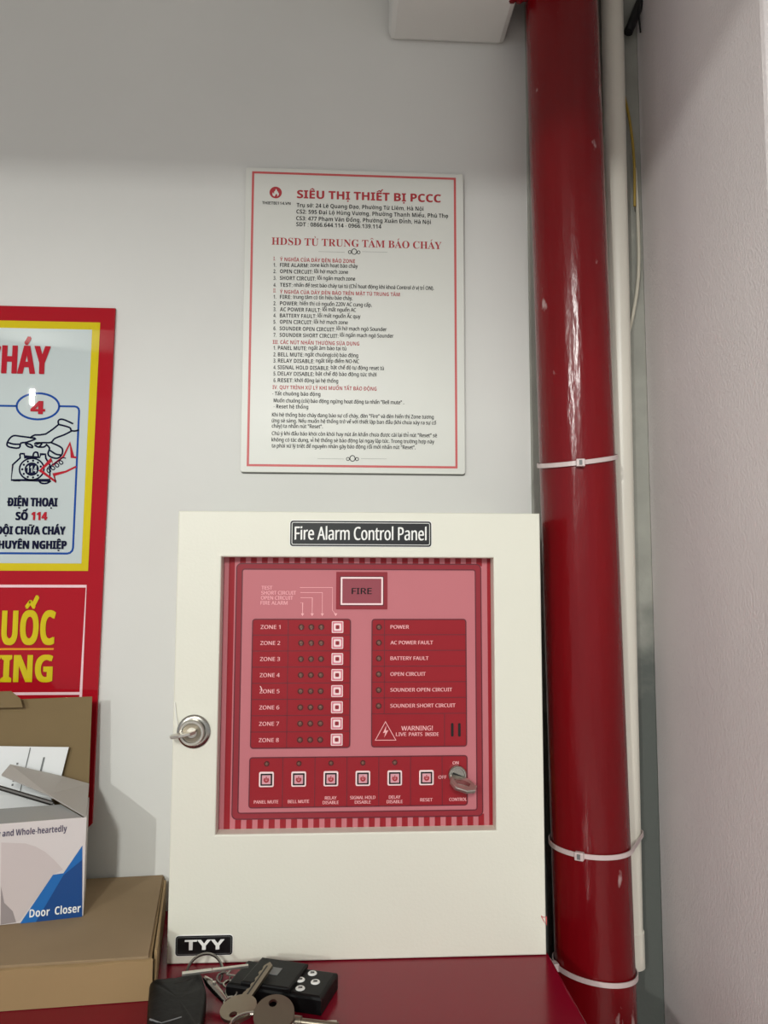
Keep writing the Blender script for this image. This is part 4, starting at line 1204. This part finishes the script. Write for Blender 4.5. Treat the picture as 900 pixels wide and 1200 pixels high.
# thin key seen edge-on
a = (-0.1064, -0.1493); b = (-0.0622, -0.1405)
t = thing('flat_key', 'bright thin key bar lying across the big ring and remote', 'key', (a[0], a[1], 0.930), 'keys of the bunch on the red cabinet')
av = Vector((a[0], a[1], 0.9305)); bv = Vector((b[0], b[1], 0.9305)); dd = (bv - av); L = dd.length; dd.normalize()
sd = Vector((dd.y, -dd.x, 0)); up = Vector((0, 0, 1))
M = Matrix(((dd.x, sd.x, 0, av.x), (dd.y, sd.y, 0, av.y), (dd.z, sd.z, 1, av.z), (0, 0, 0, 1)))
bm = BM(); slab(bm, [(0, -0.0016), (L * 0.42, -0.0016), (L * 0.45, -0.001), (L * 0.45, 0.0016), (0, 0.0016)], -0.0008, 0.0008, 0.0003, M); obj('key_head', bm, bright_nickel, t)
bm = BM(); slab(bm, [(L * 0.455, -0.0013), (L, -0.0013), (L, 0.0010), (L * 0.455, 0.0016)], -0.0008, 0.0008, 0.0003, M); obj('key_blade', bm, bright_nickel, t)
# big split ring, standing and leaning on the panel
rc = Vector((-0.0955, 0.9168)); 
rcen = Vector((rc[0], -0.1225, rc[1])); rr = 0.0128
ax = Vector((1, 0.08, 0)).normalized(); bx = Vector((0, 0.42, 0.91)).normalized()
t = thing('split_ring', 'big steel split ring standing upright below the small black maker plate', 'ring', (rcen.x, rcen.y, RT), 'rings of the bunch on the red cabinet')
for k, off in ((0, -0.0006), (1, 0.0006)):
    bm = BM(); nn = ax.cross(bx)
    tube(bm, [rcen + ax * rr * math.cos(2 * PI * i / 48) + bx * rr * math.sin(2 * PI * i / 48) + nn * off for i in range(48)], 0.0010, 8, closed=True)
    obj('ring_coil', bm, steel, t, smooth=True)
# small ring through the key heads
rq = (-0.0537, -0.1982)
t = thing('split_ring', 'small steel ring threaded through the two round key heads', 'ring', (rq[0], rq[1], RT), 'rings of the bunch on the red cabinet')
for off in (-0.0006, 0.0006):
    bm = BM(); cc = Vector((rq[0], rq[1], 0.9225)); ax = Vector((1, 0, 0)); bx = Vector((0, 0.95, 0.30)).normalized()
    tube(bm, [cc + ax * 0.0125 * math.cos(2 * PI * i / 44) + bx * 0.0085 * math.sin(2 * PI * i / 44) + ax.cross(bx) * off for i in range(44)], 0.0008, 8, closed=True)
    obj('ring_coil', bm, steel, t, smooth=True)
# clasp
a = Vector((*(-0.0915, -0.1444), 0.925)); b = Vector((*(-0.0739, -0.1641), 0.919))
t = thing('snap_clasp', 'slim steel snap clasp between the black pouch and the keys', 'clasp', (a.x, a.y, RT))
bm = BM(); tube(bm, [a, a * 0.8 + b * 0.2, a * 0.5 + b * 0.5, a * 0.1 + b * 0.9, b], [0.0016, 0.0028, 0.0030, 0.0024, 0.0016], 12); obj('clasp_body', bm, steel, t, smooth=True)
bm = BM(); cc = b + Vector((0.003, -0.001, 0)); tube(bm, [cc + Vector((0.0042 * math.cos(2 * PI * i / 24), 0.0042 * math.sin(2 * PI * i / 24), 0.0012 * math.sin(2 * PI * i / 24))) for i in range(24)], 0.0009, 8, closed=True); obj('clasp_ring', bm, steel, t, smooth=True)
bm = BM(); m_ = a * 0.55 + b * 0.45; lathe(bm, [(0.0013, 0), (0.0012, 0.0018), (0, 0.002)], Matrix.Translation(m_ + Vector((0, 0, 0.0026))), 10); obj('clasp_trigger', bm, bright_nickel, t, smooth=True)
# short chain links between ring and keys
for i, (ppx, zz) in enumerate((((-0.0800, -0.1349), 0.920), ((-0.0755, -0.1411), 0.919), ((-0.0721, -0.1524), 0.919))):
    cc = Vector((ppx[0], ppx[1], zz)); bm = BM(); rot = Matrix.Rotation(i * 1.1 + 0.3, 3, 'Z') @ Matrix.Rotation(0.9 - i * 0.8, 3, 'X')
    tube(bm, [cc + rot @ Vector((0.0046 * math.cos(2 * PI * k / 24), 0.0034 * math.sin(2 * PI * k / 24), 0)) for k in range(24)], 0.0008, 8, closed=True)
    tag(obj('chain_link', bm, steel, smooth=True), ('small steel chain link just left of the remote, the one farthest back', 'small steel chain link left of the remote, in the middle of three', 'small steel chain link nearest the round key head')[i], 'chain link', 'chain links of the key bunch')
# black leather pouch
pl = [Vector(v) for v in ((-0.1264, -0.1582), (-0.1267, -0.1472), (-0.1113, -0.1445), (-0.0967, -0.1384), (-0.0913, -0.1490), (-0.0865, -0.1667), (-0.0828, -0.2040), (-0.0809, -0.2282), (-0.1100, -0.2299), (-0.1178, -0.1985))]
t = thing('key_pouch', 'bulky black leather key pouch on the red cabinet beside the carton', 'pouch', (pl[0].x + 0.02, pl[0].y - 0.03, RT))
bm = BM(); cen = sum(pl, Vector((0, 0))) / len(pl); rows = []
ol = [v.to_2d() for v in smooth_path([(p.x, p.y, 0) for p in pl], 4, True)]
for k, (s, h) in enumerate(((0.90, 0.0004), (0.97, 0.0015), (0.995, 0.004), (1.0, 0.007), (0.99, 0.010), (0.96, 0.0125), (0.90, 0.0142), (0.80, 0.0151), (0.65, 0.0155), (0.45, 0.0157), (0.22, 0.0157))):
    rows.append([bm.verts.new((cen.x + (p.x - cen.x) * s, cen.y + (p.y - cen.y) * s, Z(h + 0.0004 * math.sin(p.x * 700 + p.y * 420) * s))) for i, p in enumerate(ol)])
top = bm.verts.new((cen.x, cen.y, Z(0.0157)))
n = len(ol)
for a, b in zip(rows, rows[1:]):
    for i in range(n): bm.faces.new((a[i], a[(i + 1) % n], b[(i + 1) % n], b[i]))
for i in range(n): bm.faces.new((rows[-1][i], rows[-1][(i + 1) % n], top))
bm.faces.new(list(reversed(rows[0])))
bmesh.ops.recalc_face_normals(bm, faces=bm.faces)
obj('pouch_body', bm, leather, t, smooth=True)
bm = BM()
st = [Vector((*v, Z(0.0154))) for v in ((-0.1157, -0.1998), (-0.1075, -0.2048), (-0.0966, -0.1987))]
tube(bm, st, 0.0006, 6); obj('stitching', bm, stitch, t)
bm = BM(); tube(bm, [Vector((*v, Z(0.0150))) for v in ((-0.1098, -0.1576), (-0.1040, -0.1555), (-0.0979, -0.1513))], 0.0009, 8); obj('pouch_zipper', bm, dark_metal, t, smooth=True)
